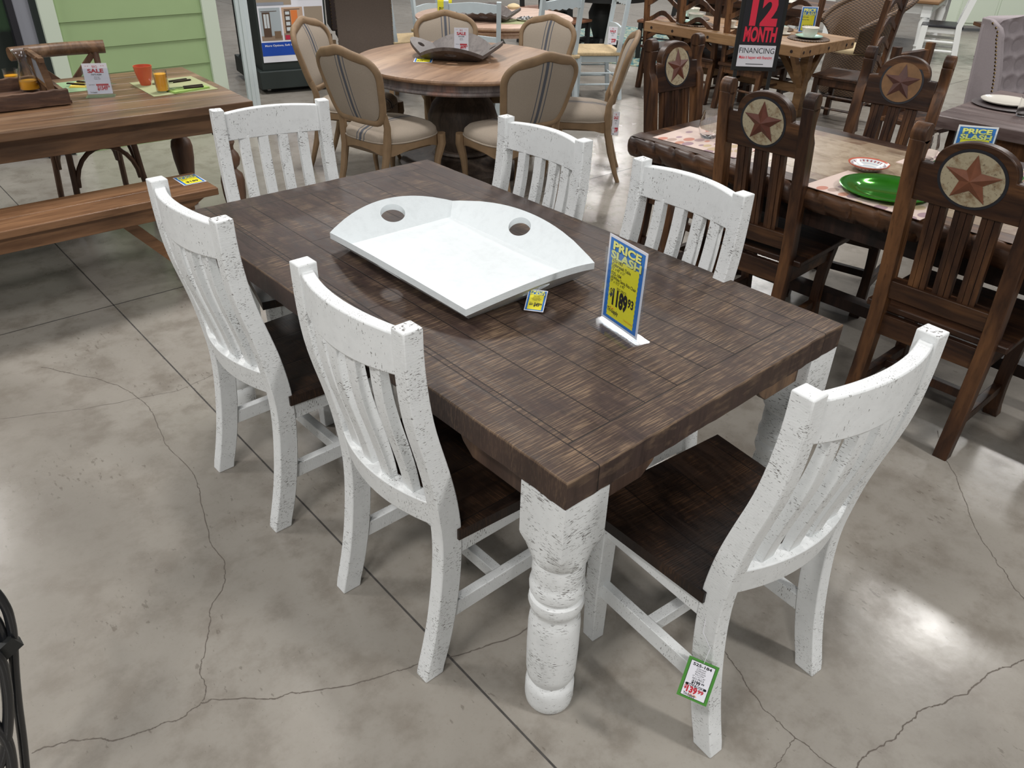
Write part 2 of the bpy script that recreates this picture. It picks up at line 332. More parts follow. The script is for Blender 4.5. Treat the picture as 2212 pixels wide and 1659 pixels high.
def m_tiles():
    n = NB('mixed_stone_border', 0.3); o = n.xyz(); cx = n.m('FLOOR', n.m('MULTIPLY', o[0], 11)); cy = n.m('FLOOR', n.m('MULTIPLY', o[1], 11)); r = n.white(n.comb(cx, cy, 0))
    c = n.mix(r, (0.36, 0.27, 0.18), (0.20, 0.12, 0.075)); c = n.mix(n.ss(n.noise(n.co(), 20, 3), 0.4, 0.7), c, (0.33, 0.25, 0.17)); return n.out(c)
M['tiles'] = m_tiles()
def m_placemat():
    n = NB('leaf_print_placemat', 0.85); v = n.sc((1, 1.6, 1), (0, 0, 0.5)); t = n.n.new('ShaderNodeTexVoronoi'); n.put(t.inputs['Vector'], v); t.inputs['Scale'].default_value = 13
    d = t.outputs['Distance']; k = n.ss(d, 0.42, 0.47, 1, 0); cc = n.mix(n.ss(n.xyz(t.outputs['Color'])[0], 0.4, 0.5), (0.28, 0.17, 0.22), (0.50, 0.16, 0.10)); cc = n.mix(n.ss(n.xyz(t.outputs['Color'])[1], 0.6, 0.7), cc, (0.5, 0.38, 0.2))
    c = n.mix(n.m('MULTIPLY', k, 0.8), (0.66, 0.52, 0.46), cc); return n.out(c)
M['placemat'] = m_placemat()
def m_charger():
    n = NB('emerald_green_lacquer', 0.12, 0.7); f = n.noise(n.co(), 30, 3); return n.out(n.mix(f, (0.03, 0.24, 0.008), (0.06, 0.37, 0.02)))
M['charger'] = m_charger()
def m_wicker():
    n = NB('brown_wicker', 0.55); o = n.xyz(); a = n.m('ARCTAN2', o[1], o[0])
    w1 = n.m('SINE', n.m('MULTIPLY', o[2], 260)); w2 = n.m('SINE', n.m('ADD', n.m('MULTIPLY', a, 46), n.m('MULTIPLY', n.m('FLOOR', n.m('MULTIPLY', o[2], 82.8)), pi)))
    h = n.m('MULTIPLY', n.m('ADD', n.m('ABSOLUTE', w1), w2), 0.5); nz = n.noise(n.co(), 60, 3)
    c = n.mix(n.ss(h, 0.0, 0.7), (0.018, 0.010, 0.006), (0.125, 0.07, 0.032)); c = n.mix(n.m('MULTIPLY', nz, 0.4), c, (0.15, 0.08, 0.04)); n.bump(h, 0.8, 0.006); return n.out(c)
M['wicker'] = m_wicker()
def m_bowlpat():
    n = NB('blue_white_patterned_glaze', 0.15); o = n.xyz(); r = n.m('SQRT', n.m('ADD', n.m('MULTIPLY', o[0], o[0]), n.m('MULTIPLY', o[1], o[1])))
    a = n.m('ARCTAN2', o[1], o[0]); k = n.m('MULTIPLY', n.ss(n.m('SINE', n.m('MULTIPLY', a, 26)), 0.0, 0.3), n.ss(n.m('ABSOLUTE', n.m('SUBTRACT', r, 0.062)), 0.004, 0.006, 1, 0))
    rg = n.ss(n.m('SINE', n.m('MULTIPLY', r, 420)), 0.5, 0.8); c = n.mix(n.m('MULTIPLY', rg, 0.55), (0.72, 0.72, 0.70), (0.25, 0.35, 0.52)); c = n.mix(k, c, (0.30, 0.10, 0.12)); c = n.mix(n.ss(r, 0.070, 0.073), c, (0.55, 0.13, 0.08)); return n.out(c)
M['bowlpat'] = m_bowlpat()
def m_fabric_bg(name, a, b, sc):
    n = NB(name, 0.8); return n.out(n.mix(n.ss(n.noise(n.co(), sc, 3, 0.6, 1.0), 0.45, 0.55), a, b))
M['bluefab'] = m_fabric_bg('pale_blue_leaf_fabric', (0.20, 0.36, 0.42), (0.10, 0.25, 0.26), 9)
M['pinkfab'] = m_fabric_bg('pink_patterned_fabric', (0.55, 0.18, 0.30), (0.75, 0.6, 0.62), 18)
M['rugteal'] = m_fabric_bg('teal_patterned_rug', (0.05, 0.16, 0.18), (0.35, 0.38, 0.28), 14)

# ------------------------------------------------------------------ lettering
_tc = {}
def text_mesh(s, bold):
    k = (s, bold)
    if k not in _tc:
        c = bpy.data.curves.new('glyphs', 'FONT'); c.body = s; c.size = 1.0; c.align_x = 'LEFT'; c.offset = bold; c.resolution_u = 3
        o = bpy.data.objects.new('glyphs', c); COL.objects.link(o); bpy.context.view_layer.update()
        me = bpy.data.meshes.new_from_object(o.evaluated_get(bpy.context.evaluated_depsgraph_get()))
        _tc[k] = ([tuple(v.co) for v in me.vertices], [tuple(p.vertices) for p in me.polygons])
        bpy.data.objects.remove(o); bpy.data.curves.remove(c); bpy.data.meshes.remove(me)
    return _tc[k]
def letters(items, z=0.0004):
    """items: (string, height, x, y, width or None, align, bold, skew) in the sign's own plane"""
    mb = MB()
    for it in items:
        s, h, x, y, w, al, bold, sk = (list(it) + [None, 'l', 0.0, 0.0][len(it) - 4:])[:8]
        vs, fs = text_mesh(s, bold); x0 = min(v[0] for v in vs); x1 = max(v[0] for v in vs)
        sy = h / 0.70; sx = sy if w is None else w / (x1 - x0); wd = (x1 - x0) * sx
        ox = {'l': x, 'c': x - wd / 2, 'r': x - wd}[al]
        mb.add([(ox + (v[0] - x0) * sx, y + v[1] * sy + sk * (v[0] - x0) * sx, z) for v in vs], fs)
    return mb
def rect(mb, x0, x1, y0, y1, z): return mb.add([(x0, y0, z), (x1, y0, z), (x1, y1, z), (x0, y1, z)], [(0, 1, 2, 3)])
def frame_of(origin, right, up):
    r = Vector(right).normalized(); u = Vector(up); u = (u - r * u.dot(r)).normalized(); n = r.cross(u)
    m = Matrix(((r.x, u.x, n.x, origin[0]), (r.y, u.y, n.y, origin[1]), (r.z, u.z, n.z, origin[2]), (0, 0, 0, 1))); return m
def setm(o, m): o.matrix_world = m; o.location = m.to_translation(); o.rotation_euler = m.to_euler(); return o
# ================================================================== floor
def strip(mb, pts, w, z, wob=.006):
    pts = [Vector((p[0], p[1], 0)) for p in pts]; rnd = random.Random(len(pts) * 7 + 3)
    amp = wob
    for it in range(4 if wob else 0):
        nw = []
        for a, b in zip(pts, pts[1:]):
            d = (b - a); q = Vector((-d.y, d.x, 0)).normalized(); nw += [a, a.lerp(b, rnd.uniform(.35, .65)) + q * rnd.uniform(-1, 1) * min(amp, d.length * .22)]
        pts = nw + [pts[-1]]; amp *= .62
    fine = pts; vs = []
    for i, p in enumerate(fine):
        t = (fine[min(i + 1, len(fine) - 1)] - fine[max(i - 1, 0)]).normalized(); q = Vector((-t.y, t.x, 0)); ww = w * ((0.3 + 0.65 * rnd.random()) if wob else (.8 + .2 * rnd.random()))
        vs += [(p.x + q.x * ww, p.y + q.y * ww, z), (p.x - q.x * ww, p.y - q.y * ww, z)]
    mb.add(vs, [(2 * i, 2 * i + 1, 2 * i + 3, 2 * i + 2) for i in range(len(fine) - 1)])
CR = [
 [(-0.95, 1.60), (-0.84, 1.42), (-0.76, 1.27), (-0.733, 1.123), (-0.728, 0.995), (-0.767, 0.78), (-0.761, 0.552), (-0.788, 0.433), (-0.852, 0.216), (-0.859, 0.094), (-0.886, 0.029), (-0.955, -0.036), (-0.996, -0.108), (-1.046, -0.191), (-1.069, -0.223), (-1.077, -0.274), (-1.101, -0.312)],
 [(-1.35, 1.38), (-1.167, 1.304), (-1.042, 1.248), (-0.917, 1.18), (-0.731, 1.127), (-0.604, 1.086), (-0.427, 1.116)],
 [(-1.45, -0.192), (-1.396, -0.207), (-1.349, -0.234), (-1.305, -0.275), (-1.255, -0.296), (-1.2, -0.307), (-1.146, -0.324), (-1.105, -0.313), (-1.081, -0.321), (-0.976, -0.411), (-0.928, -0.428), (-0.859, -0.472), (-0.762, -0.522), (-0.689, -0.544), (-0.632, -0.565), (-0.518, -0.618), (-0.38, -0.66), (-0.2, -0.64)],
 [(1.477, -0.973), (1.319, -1.072), (1.238, -1.145), (1.118, -1.231), (1.008, -1.309), (0.939, -1.378), (0.903, -1.423), (0.846, -1.475), (0.80, -1.55), (0.78, -1.7)],
 [(0.76, -1.68), (0.613, -1.601), (0.529, -1.569), (0.463, -1.547), (0.365, -1.538), (0.283, -1.505), (0.221, -1.478), (0.158, -1.473), (0.085, -1.468), (0.023, -1.451), (-0.037, -1.453), (-0.12, -1.45)],
 [(0.05, -0.95), (0.002, -1.052), (-0.017, -1.104), (-0.047, -1.166), (-0.07, -1.229), (-0.072, -1.276), (-0.073, -1.351), (-0.074, -1.421), (-0.06, -1.52)],
 [(-0.079, -1.318), (-0.136, -1.324), (-0.185, -1.326), (-0.26, -1.33)]]
fl = MB(); fl.add([(-7, -6, 0), (22, -6, 0), (22, 22, 0), (-7, 22, 0)], [(0, 1, 2, 3)])
fl.k = 1
for i, c in enumerate(CR): strip(fl, c, [0.0018, 0.0008, 0.0022, 0.0017, 0.0024, 0.0018, 0.0013][i], 0.0006)
fl.k = 2
for a, b in (((-0.46, 9), (-0.62, -6)), ((-7, 2.08), (3.3, 1.93)), ((3.3, 1.93), (22, 1.62)), ((4.48, -6), (4.47, 22)), ((-7, 6.6), (22, 6.4)), ((9.3, -6), (9.3, 22))):
    n = 160; A = Vector((*a, 0)); B = Vector((*b, 0)); strip(fl, [A.lerp(B, i / 400) for i in range(401)], 0.0032, 0.0005, 0)
struct('floor', fl, [M['floor'], M['crack'], M['joint']], smooth=0, label='polished grey concrete floor with cracks and saw-cut joints')

# ================================================================== brown and white dining table
TH = 0.7534
tb = thing('dining_table', 'dark brown plank-top farmhouse table with thick turned white legs', 'table', (0, 0, 0))
hx, hy, tt = 0.512, 0.915, 0.070
t = MB()
def top_fn():
    N = 40; ring = []
    rn = random.Random(3)
    for k in range(4):
        a = [(-hx, -hy), (hx, -hy), (hx, hy), (-hx, hy)][k]; b = [(-hx, -hy), (hx, -hy), (hx, hy), (-hx, hy)][(k + 1) % 4]
        for i in range(N):
            u = i / N; ring.append((a[0] + (b[0] - a[0]) * u + (rn.uniform(-.0012, .0012) if i else 0), a[1] + (b[1] - a[1]) * u + (rn.uniform(-.0012, .0012) if i else 0)))
    return ring
ring = top_fn()
def inset(r, d): return [(x - math.copysign(min(d, abs(x)), x) if abs(abs(x) - hx) < .003 else x, y - math.copysign(min(d, abs(y)), y) if abs(abs(y) - hy) < .003 else y) for x, y in r]
t.loft([[(x, y, -tt) for x, y in inset(ring, .003)], [(x, y, -tt + .004) for x, y in ring], [(x, y, -.004) for x, y in ring], [(x, y, -.001) for x, y in inset(ring, .0018)], [(x, y, 0) for x, y in inset(ring, .004)]])
part('tabletop', t, M['top'], tb, smooth=30, loc=(0, 0, TH))
ZB = TH - tt
def apron_profile(L, deep=0.072, shallow=0.0, br=0.30):
    return [(-L, 0), (-L, -deep), (-L + br, -deep), (-L + br + .035, -deep * 0.62), (-L + br + .055, -.012), (L - br - .055, -.012), (L - br - .035, -deep * 0.62), (L - br, -deep), (L, -deep), (L, 0)]
for s in (-1, 1):
    a = MB(); a.prism([(p[0], p[1] + ZB) for p in apron_profile(hy - .12, br=.20)], 'x', s * (hx - .030), s * (hx - .052)); part('apron', a, M['darkwood'], tb, .002)
    a = MB(); a.prism([(p[0], p[1] + ZB) for p in apron_profile(hx - .12, br=.15)], 'y', s * (hy - .030), s * (hy - .052)); part('apron', a, M['darkwood'], tb, .002)
def round_sq(w, z, n=32, rnd=1.0):
    r = []
    for i in range(n):
        a = 2 * pi * i / n; c, s_ = cos(a), sin(a); q = w / max(abs(c), abs(s_)); rad = rnd * q + (1 - rnd) * w
        r.append((rad * c, rad * s_, z))
    return r
def table_leg():
    l = MB(); w = 0.0635
    l.loft([round_sq(w, z, 32, k) for z, k in ((ZB, 1), (.548, 1), (.540, .93), (.515, .45), (.492, .02))] + [[(r * cos(2 * pi * i / 32), r * sin(2 * pi * i / 32), z) for i in range(32)] for r, z in
      ((.0575, .482), (.0590, .475), (.0595, .44), (.058, .425), (.0605, .418), (.0635, .404), (.0625, .388), (.0565, .380), (.0565, .374), (.0620, .368), (.0640, .352), (.0605, .338), (.0545, .326), (.0535, .318), (.0580, .305), (.0605, .28), (.0612, .20), (.0600, .125), (.0575, .104), (.0530, .096), (.0520, .090), (.0555, .082), (.0590, .076), (.0598, .060), (.0600, .028), (.0575, .010), (.0530, .002), (.049, 0))])
    return l.mesh('leg', M['whiteleg'], 30)
lm = table_leg()
for sx_ in (-1, 1):
    for sy_ in (-1, 1):
        part('leg', lm, None, tb, loc=(sx_ * (hx - .0645), sy_ * (hy - .0645), 0))

# ================================================================== white slat-back chairs
PR = [(1.003, 0, .046), (.96, .000, .046), (.915, .001, .047), (.82, .007, .057), (.745, .021, .071), (.66, .043, .095), (.58, .059, .115), (.51, .068, .127), (.443, .076, .133), (.353, .074, .132), (.263, .065, .124), (.172, .052, .110), (.08, .032, .090), (0, .010, .064)]
def prx(z):
    for (z1, a1, b1), (z0, a0, b0) in zip(PR, PR[1:]):
        if z0 <= z <= z1: k = (z - z0) / (z1 - z0); return a0 + (a1 - a0) * k, b0 + (b1 - b0) * k
    return PR[0][1:]
def smoothed(z):
    r = [prx(min(1.003, max(0, z + d))) for d in (-.03, 0, .03)]; return sum(a for a, b in r) / 3, sum(b for a, b in r) / 3
def white_chair():
    r = thing('dining_chair', 'x', 'chair', (0, 0, 0), 0, 'white slat-back chairs around the brown table')
    hw = .215; pw = .042
    for s in (-1, 1):
        p = MB(); y0, y1 = (s * hw, s * (hw - pw)); rings = []
        for i in range(37):
            z = 1.003 * i / 36; a, b = smoothed(z); rings.append([(a, y0, z), (b, y0, z), (b, y1, z), (a, y1, z)])
        p.loft(rings); part('back_leg', p, M['white'], r, .003)
        g = MB(); g.loft([[(x0, s * y0_, z), (x1, s * y0_, z), (x1, s * y1_, z), (x0, s * y1_, z)] for x0, x1, y0_, y1_, z in ((.425, .465, .175, .215, 0), (.425, .470, .175, .22, .16), (.420, .470, .175, .222, .425))])
        part('front_leg', g, M['white'], r, .003)
        g = MB(); g.box(.10, .445, -.011, .011, .372, .428, Matrix.Translation((0, s * .198, 0))); part('side_rail', g, M['whiteh'], r, .002)
        g = MB(); g.box(.095, .430, s * .178, s * .203, .160, .207); part('stretcher', g, M['whiteh'], r, .002)
    g = MB(); g.box(.262, .290, -.180, .180, .165, .203); part('stretcher', g, M['whiteh'], r, .002)
    g = MB(); g.box(.440, .462, -.176, .176, .375, .428); part('front_rail', g, M['whiteh'], r, .002)
    def curved(z0f, z1f, x0, x1, bow, name, n=16):
        g = MB(); rings = []; hh = hw - pw + .004
        for i in range(n + 1):
            y = -hh + 2 * hh * i / n; k = 1 - (y / hh) ** 2; b = bow * k
            rings.append([(x0(0) - b, y, z0f(k)), (x1(0) - b, y, z0f(k)), (x1(1) - b, y, z1f(k)), (x0(1) - b, y, z1f(k))])
        g.loft(rings); part(name, g, M['whiteh'], r, .003)
    curved(lambda k: .893 - .006 * k, lambda k: .986 + .006 * k, lambda t: .008 if not t else .006, lambda t: .040 if not t else .037, .034, 'top_rail')
    curved(lambda k: .468, lambda k: .540, lambda t: .076 if not t else .066, lambda t: .118 if not t else .108, .034, 'bottom_rail')
    for y in (-.110, -.037, .037, .110):
        g = MB(); rings = []; k = 1 - (y / .177) ** 2; w = .0185
        for i in range(15):
            z = .53 + (.90 - .53) * i / 14; a, b = smoothed(z); c = (a + b) / 2 - .034 * k + .001; th = .011 + .003 * sin(pi * i / 14)
            rings.append([(c - th, y - w, z), (c + th, y - w, z), (c + th, y + w, z), (c - th, y + w, z)])
        g.loft(rings); part('slat', g, M['white'], r, .002)
    g = MB(); nu, nv = 14, 12
    def seat_pt(u, v, top):
        x = .118 + (.488 - .118) * u; hwid = .222 + .022 * u; y = -hwid + 2 * hwid * v; dip = .010 * sin(pi * v) * sin(pi * min(1, u * 1.15)) ** .7 if top else 0
        return (x, y, (.458 if top else .428) - dip)
    g.grid(lambda u, v: seat_pt(u, v, 1), nu, nv); g.grid(lambda u, v: seat_pt(u, v, 0), nu, nv)
    for fn in (lambda u, v: seat_pt(u, 0, v), lambda u, v: seat_pt(u, 1, v), lambda u, v: seat_pt(0, u, v), lambda u, v: seat_pt(1, u, v)): g.grid(fn, nu if True else nv, 1)
    part('seat', g, M['seat'], r, 0, 30)
    return r
WC = white_chair()
def place_w(loc, deg, label, first=False):
    if first: WC.location = loc; WC.rotation_euler = (0, 0, radians(deg)); WC['label'] = label; return WC
    return dup(WC, loc, radians(deg), label)
place_w((-.670, -.410, 0), 0, 'white slat-back chair on the near long side, back nearest the table corner facing us', True)
place_w((-.702, .325, 0), 1.0, 'white slat-back chair on the left long side, beside the orange wooden bench')
place_w((-.066, -1.249, 0), 84.9, 'white slat-back chair at the table end with a green price tag on its leg')
place_w((.578, .292, 0), 180, 'white slat-back chair in front of the round pedestal table')
place_w((.560, -.352, 0), 176, 'white slat-back chair beside the corner of the star-chair dining table')
place_w((-.035, 1.140, 0), -100.5, 'white slat-back chair at the far table end, near the teak table leg')

# ================================================================== flared trays
def tray(name, label, cat, mat, w, l, flare, lip, arch_d, arch_z, th, loc, rz, hole=.032, group=None):
    r = thing(name, label, cat, loc, rz, group)
    b = MB(); b.box(-w / 2, w / 2, -l / 2, l / 2, 0, .016); part('tray_base', b, mat, r, .002)
    slope = lip / flare
    for k in range(4):
        L = (w if k % 2 else l); O = (l if k % 2 else w); n = 28; ang = k * pi / 2
        m = Matrix.Rotation(ang, 4, 'Z')
        # panel built facing +x: inner edge at x=O/2, along y
        outer = []; inner = []
        for i in range(n + 1):
            u = -1 + 2 * i / n; inner.append((O / 2 - .001, u * (L / 2)))
            d = flare + (arch_d - flare) * (1 - u * u); outer.append((O / 2 + d, u * (L / 2 + flare * (1 if True else 0) )))
        def z_at(x): return .014 + (x - O / 2) * slope
        hc = O / 2 + arch_d * .55; hcx = hc
        # panel with a round hole: radial grid between hole and outline
        poly = inner + outer[::-1]; m_ = 72
        def ray_hit(a):
            best = None; dx, dy = cos(a), sin(a)
            for i in range(len(poly)):
                x1, y1 = poly[i]; x2, y2 = poly[(i + 1) % len(poly)]; ex, ey = x2 - x1, y2 - y1; den = dx * ey - dy * ex
                if abs(den) < 1e-12: continue
                t_ = ((x1 - hcx) * ey - (y1) * ex) / den; u_ = ((x1 - hcx) * dy - (y1) * dx) / den
                if t_ > 0 and -1e-6 <= u_ <= 1 + 1e-6 and (best is None or t_ < best): best = t_
            return best
        angs = sorted([2 * pi * i / m_ for i in range(m_)] + [atan2(p[1], p[0] - hcx) % (2 * pi) for p in (inner[0], inner[-1], outer[0], outer[-1])])
        hr = hole if k % 2 == 0 or True else hole
        P1 = []; P2 = []
        for a in angs:
            t_ = ray_hit(a); P1.append((hcx + hr * .62 * cos(a), hr * 1.15 * sin(a))); P2.append((hcx + t_ * cos(a), t_ * sin(a)))
        rings = []
        nv = Vector((-slope, 0, 1)).normalized() * th
        for pts, off in ((P1, 0), (P2, 0), (P2, 1), (P1, 1)):
            rings.append([(x - (nv.x if off else 0) * -1 * 0 - (0 if off else nv.x * -1) * 0 + (0), y, z_at(x) - (th * 1.05 if off else 0)) for x, y in pts])
        p = MB(); p.loft(rings, cap=False, closed=True, M=m); part('side_panel', p, mat, r, .0, 30)
    return r
tray('serving_tray', 'large white flared wooden tray with round hand holes on the brown table', 'tray', M['traywhite'], .385, .570, .040, .036, .087, .06, .018, (-.046, .006, TH + .006), 0, .038)

# ================================================================== price cards
def slash_card(parent_name, w, h, mat_m, label, big, lines, foot=True, th=.0012, cat='sign', parent=None, header_h=.24):
    """blue bordered yellow card: returned as a thing with card, panel and lettering parts"""
    r = thing(parent_name, label, cat) if parent is None else parent
    b = MB(); b.box(0, w, 0, h, -th, 0); parts = [part('card', b, M['paper'], r)]
    g = MB(); m_ = w * .045; rect(g, m_, w - m_, m_, h - m_, .0003); cd_ = parts[0]; parts.append(part('blue_border', g, M['cblue'], cd_))
    g = MB(); a = w * .13; n = 26; pts = []
    yb, yt = h * .065, h * (1 - header_h)
    for i in range(n): pts.append((a + (w - 2 * a) * i / n, yb + (w * .008 if i % 2 else 0)))
    for i in range(n): pts.append((w - a - (w * .012 if i % 2 else 0), yb + (yt - yb) * i / n))
    for i in range(n): pts.append((w - a - (w - 2 * a) * i / n, yt - (w * .008 if i % 2 else 0)))
    for i in range(n): pts.append((a + (w * .012 if i % 2 else 0), yt - (yt - yb) * i / n))
    g.add([(x, y, .0006) for x, y in pts] , [tuple(range(len(pts)))]); parts.append(part('yellow_panel', g, M['yellow'], cd_, smooth=0))
    hh = h * header_h
    it = [('PRICE', hh * .36, w * .5, h - hh * .60, w * .74, 'c', .045), ('SLASH', hh * .35, w * .5, h - hh * 1.03, w * .80, 'c', .045)]
    sh = letters([(s, a1, x + w * .008, y - w * .008, ww, al, bo) for s, a1, x, y, ww, al, bo in it], .0008); parts.append(part('letter_shadow', sh, M['ink'], cd_, smooth=0))
    parts.append(part('header_lettering', letters(it, .0011), M['lyellow'], cd_, smooth=0))
    parts.append(part('lettering', letters(lines, .0010), M['ink'], cd_, smooth=0))
    return r
W_, H_ = .1475, .226
hold = thing('sign_holder', 'clear acrylic stand with a tall blue and yellow 1189.93 price card', 'sign', (0, 0, 0))
org = Vector((.0285, -.4965, TH + .012)); end = Vector((-.0005, -.641, TH + .012)); rt = (end - org); up = Vector((.012, -.012, 1))
Fm = frame_of(org, rt, up)
def holder(root, m, w, h, depth=.078):
    g = MB(); g.box(-.006, w + .006, -.010, h * .84, -.0046, -.0026); part('back_sheet', g, M['acrylic'], root).matrix_local = m
    g = MB(); g.box(-.006, w + .006, -.010, h * .84, .0022, .0040); part('front_sheet', g, M['acrylic'], root).matrix_local = m
    rr = m.to_3x3() @ Vector((1, 0, 0)); rr.z = 0; rr.normalize(); o = m.to_translation(); nn = Vector((rr.y, -rr.x, 0))
    f2 = Matrix(((rr.x, nn.x, 0, o.x), (rr.y, nn.y, 0, o.y), (0, 0, 1, o.z - .0115), (0, 0, 0, 1)))
    g = MB(); g.box(-.010, w + .010, -depth * .45, depth * .55, 0, .0022); part('base_plate', g, M['acrylic'], root).matrix_local = f2
def group_card(root, m, *a, **k):
    before = set(bpy.data.objects); slash_card(None, *a, parent=root, **k)
    for o in set(bpy.data.objects) - before:
        if o.parent == root: o.matrix_local = m
w, h = W_, H_
L = [('525-183', .0085, w * .155, h * .715, None, 'l', .012), ('Colorwash Table', .0085, w * .155, h * .668, w * .50, 'l', .012), ('72" x 40" x 31"', .0080, w * .155, h * .624, w * .36, 'l'),
     ('525-184', .0085, w * .155, h * .565, None, 'l', .012), ('(6)White Santa Rita Chair', .0085, w * .155, h * .520, w * .68, 'l', .012), ('19" x 19.5" x 40"', .0080, w * .155, h * .476, w * .39, 'l'), ('REG PRICE:', .0072, w * .48, h * .418, w * .26, 'c'),
     ('$', .020, w * .17, h * .315, w * .075, 'l', .04), ('1189', .040, w * .25, h * .232, w * .41, 'l', .055), ('93', .022, w * .67, h * .305, w * .15, 'l', .035), ('Tri-Supply', .011, w * .15, h * .125, w * .30, 'l', .025)]
group_card(hold, Fm, w, h, None, None, None, L)
o_ = part('red_print', letters([('Limited Quantities', .0055, w * .62, h * .118, w * .24, 'l')], .0012), M['orange'], hold, smooth=0); o_.matrix_local = Fm
g = MB()
for x, s_ in ((.245, 1), (.31, .8)): g.tube([(w * (x - .045 * s_), h * .17, .0014), (w * x, h * (.17 + .022 * s_), .0014), (w * (x + .045 * s_), h * .172, .0014)], .0007, 4)
part('roof_mark', g, M['orange'], hold).matrix_local = Fm
holder(hold, Fm, W_, H_)

# blue tag lying under the tray edge, on a string
def basis(m, root):
    for o in kids(root): o.matrix_local = m @ o.matrix_local
tg = thing('price_tag', 'small blue and yellow 49.99 tag tied to the white tray', 'tag')
w, h = .052, .072
group_card(tg, Matrix.Identity(4), w, h, None, None, None, [('005-537', .0035, w * .5, h * .66, None, 'c'), ('Farmhouse', .003, w * .5, h * .60, None, 'c'), ('White Centerpiece', .003, w * .5, h * .545, w * .5, 'c'), ('2 Handle Tray', .003, w * .5, h * .49, w * .42, 'c'), ('REG', .003, w * .2, h * .36, None, 'l'), ('$69', .006, w * .2, h * .26, w * .18, 'l', .03), ('$49', .0115, w * .43, h * .22, w * .3, 'l', .04), ('99', .006, w * .74, h * .285, w * .11, 'l', .03)])
tm = frame_of((-.097, -.336, TH + .0045), Vector((-.062 + .097, -.384 + .336, .0)), Vector((.1255, .094, .075)))
for o in list(kids(tg)): o.matrix_local = tm
s_ = MB(); s_.tube([tm @ Vector((w / 2, h - .004, .001)), tm @ Vector((w / 2 + .004, h + .012, .012)), (.055, -.232, TH + .022)], .0005, 5); part('string', s_, M['paper'], tg)

# green tag on the end chair
GQ = [(-0.3118, -1.1233, 0.3109), (-0.2835, -1.1861, 0.3057), (-0.3276, -1.2015, 0.2205), (-0.3552, -1.1396, 0.2262)]
gt = thing('price_tag', 'green-bordered 139.99 price tag hanging on the end chair leg', 'tag')
w, h = .066, .092
b = MB(); b.box(0, w, 0, h, -.0012, 0); gc = part('card', b, M['cgreen'], gt)
g = MB(); rect(g, w * .10, w * .905, h * .055, h * .945, .0003); part('black_line', g, M['ink'], gc)
g = MB(); rect(g, w * .115, w * .89, h * .066, h * .934, .0005); part('white_panel', g, M['paper'], gc)
g = letters([('525-184', .0062, w * .5, h * .835, w * .62, 'c', .03), ('Colorwash', .0036, w * .5, h * .775, w * .30, 'c'), ('Collection', .0036, w * .5, h * .725, w * .30, 'c'), ('White Santa', .0036, w * .5, h * .675, w * .36, 'c'), ('Rita Chair', .0036, w * .5, h * .625, w * .30, 'c'), ('19" x 19.5" x 40"', .0030, w * .5, h * .575, w * .42, 'c'), ('REG PRICE', .0044, w * .5, h * .51, w * .38, 'c'), ('$199', .0078, w * .32, h * .405, w * .28, 'l', .04), ('99', .0040, w * .63, h * .44, w * .10, 'l', .03), ('Tri-Supply', .0058, w * .18, h * .085, w * .40, 'l', .03)], .0008)
rect(g, w * .19, w * .81, h * .325, h * .385, .0007)
for cx in (.19, .81): g.add([(w * cx + h * .03 * cos(a), h * .355 + h * .03 * sin(a), .0007) for a in [2 * pi * i / 16 for i in range(16)]], [tuple(range(16))])
part('lettering', g, M['ink'], gc, smooth=0)
part('sale_lettering', letters([('SALE PRICE', .0042, w * .5, h * .333, w * .50, 'c', .03)], .0010), M['paper'], gc, smooth=0)
part('price_lettering', letters([('$', .0085, w * .15, h * .235, w * .08, 'l', .04), ('139', .0135, w * .24, h * .175, w * .34, 'l', .05), ('99', .0080, w * .60, h * .22, w * .19, 'l', .04)], .0009), M['red'], gc, smooth=0)
g = MB(); g.tube([(w * .35, h * .115, .001), (w * .44, h * .155, .001), (w * .5, h * .12, .001), (w * .56, h * .145, .001), (w * .62, h * .105, .001)], .0006, 4); part('roof_mark', g, M['orange'], gc)
gm_ = frame_of(GQ[3], Vector(GQ[2]) - Vector(GQ[3]), Vector(GQ[0]) - Vector(GQ[3])); gc.matrix_local = gm_
g = MB(); tp = gm_ @ Vector((.033, .088, .0)); g.tube([tp, tp + Vector((.012, .0, .04)), (-.290, -1.135, .37), (-.283, -1.13, .405)], .0006, 5); part('string', g, M['paper'], gt)

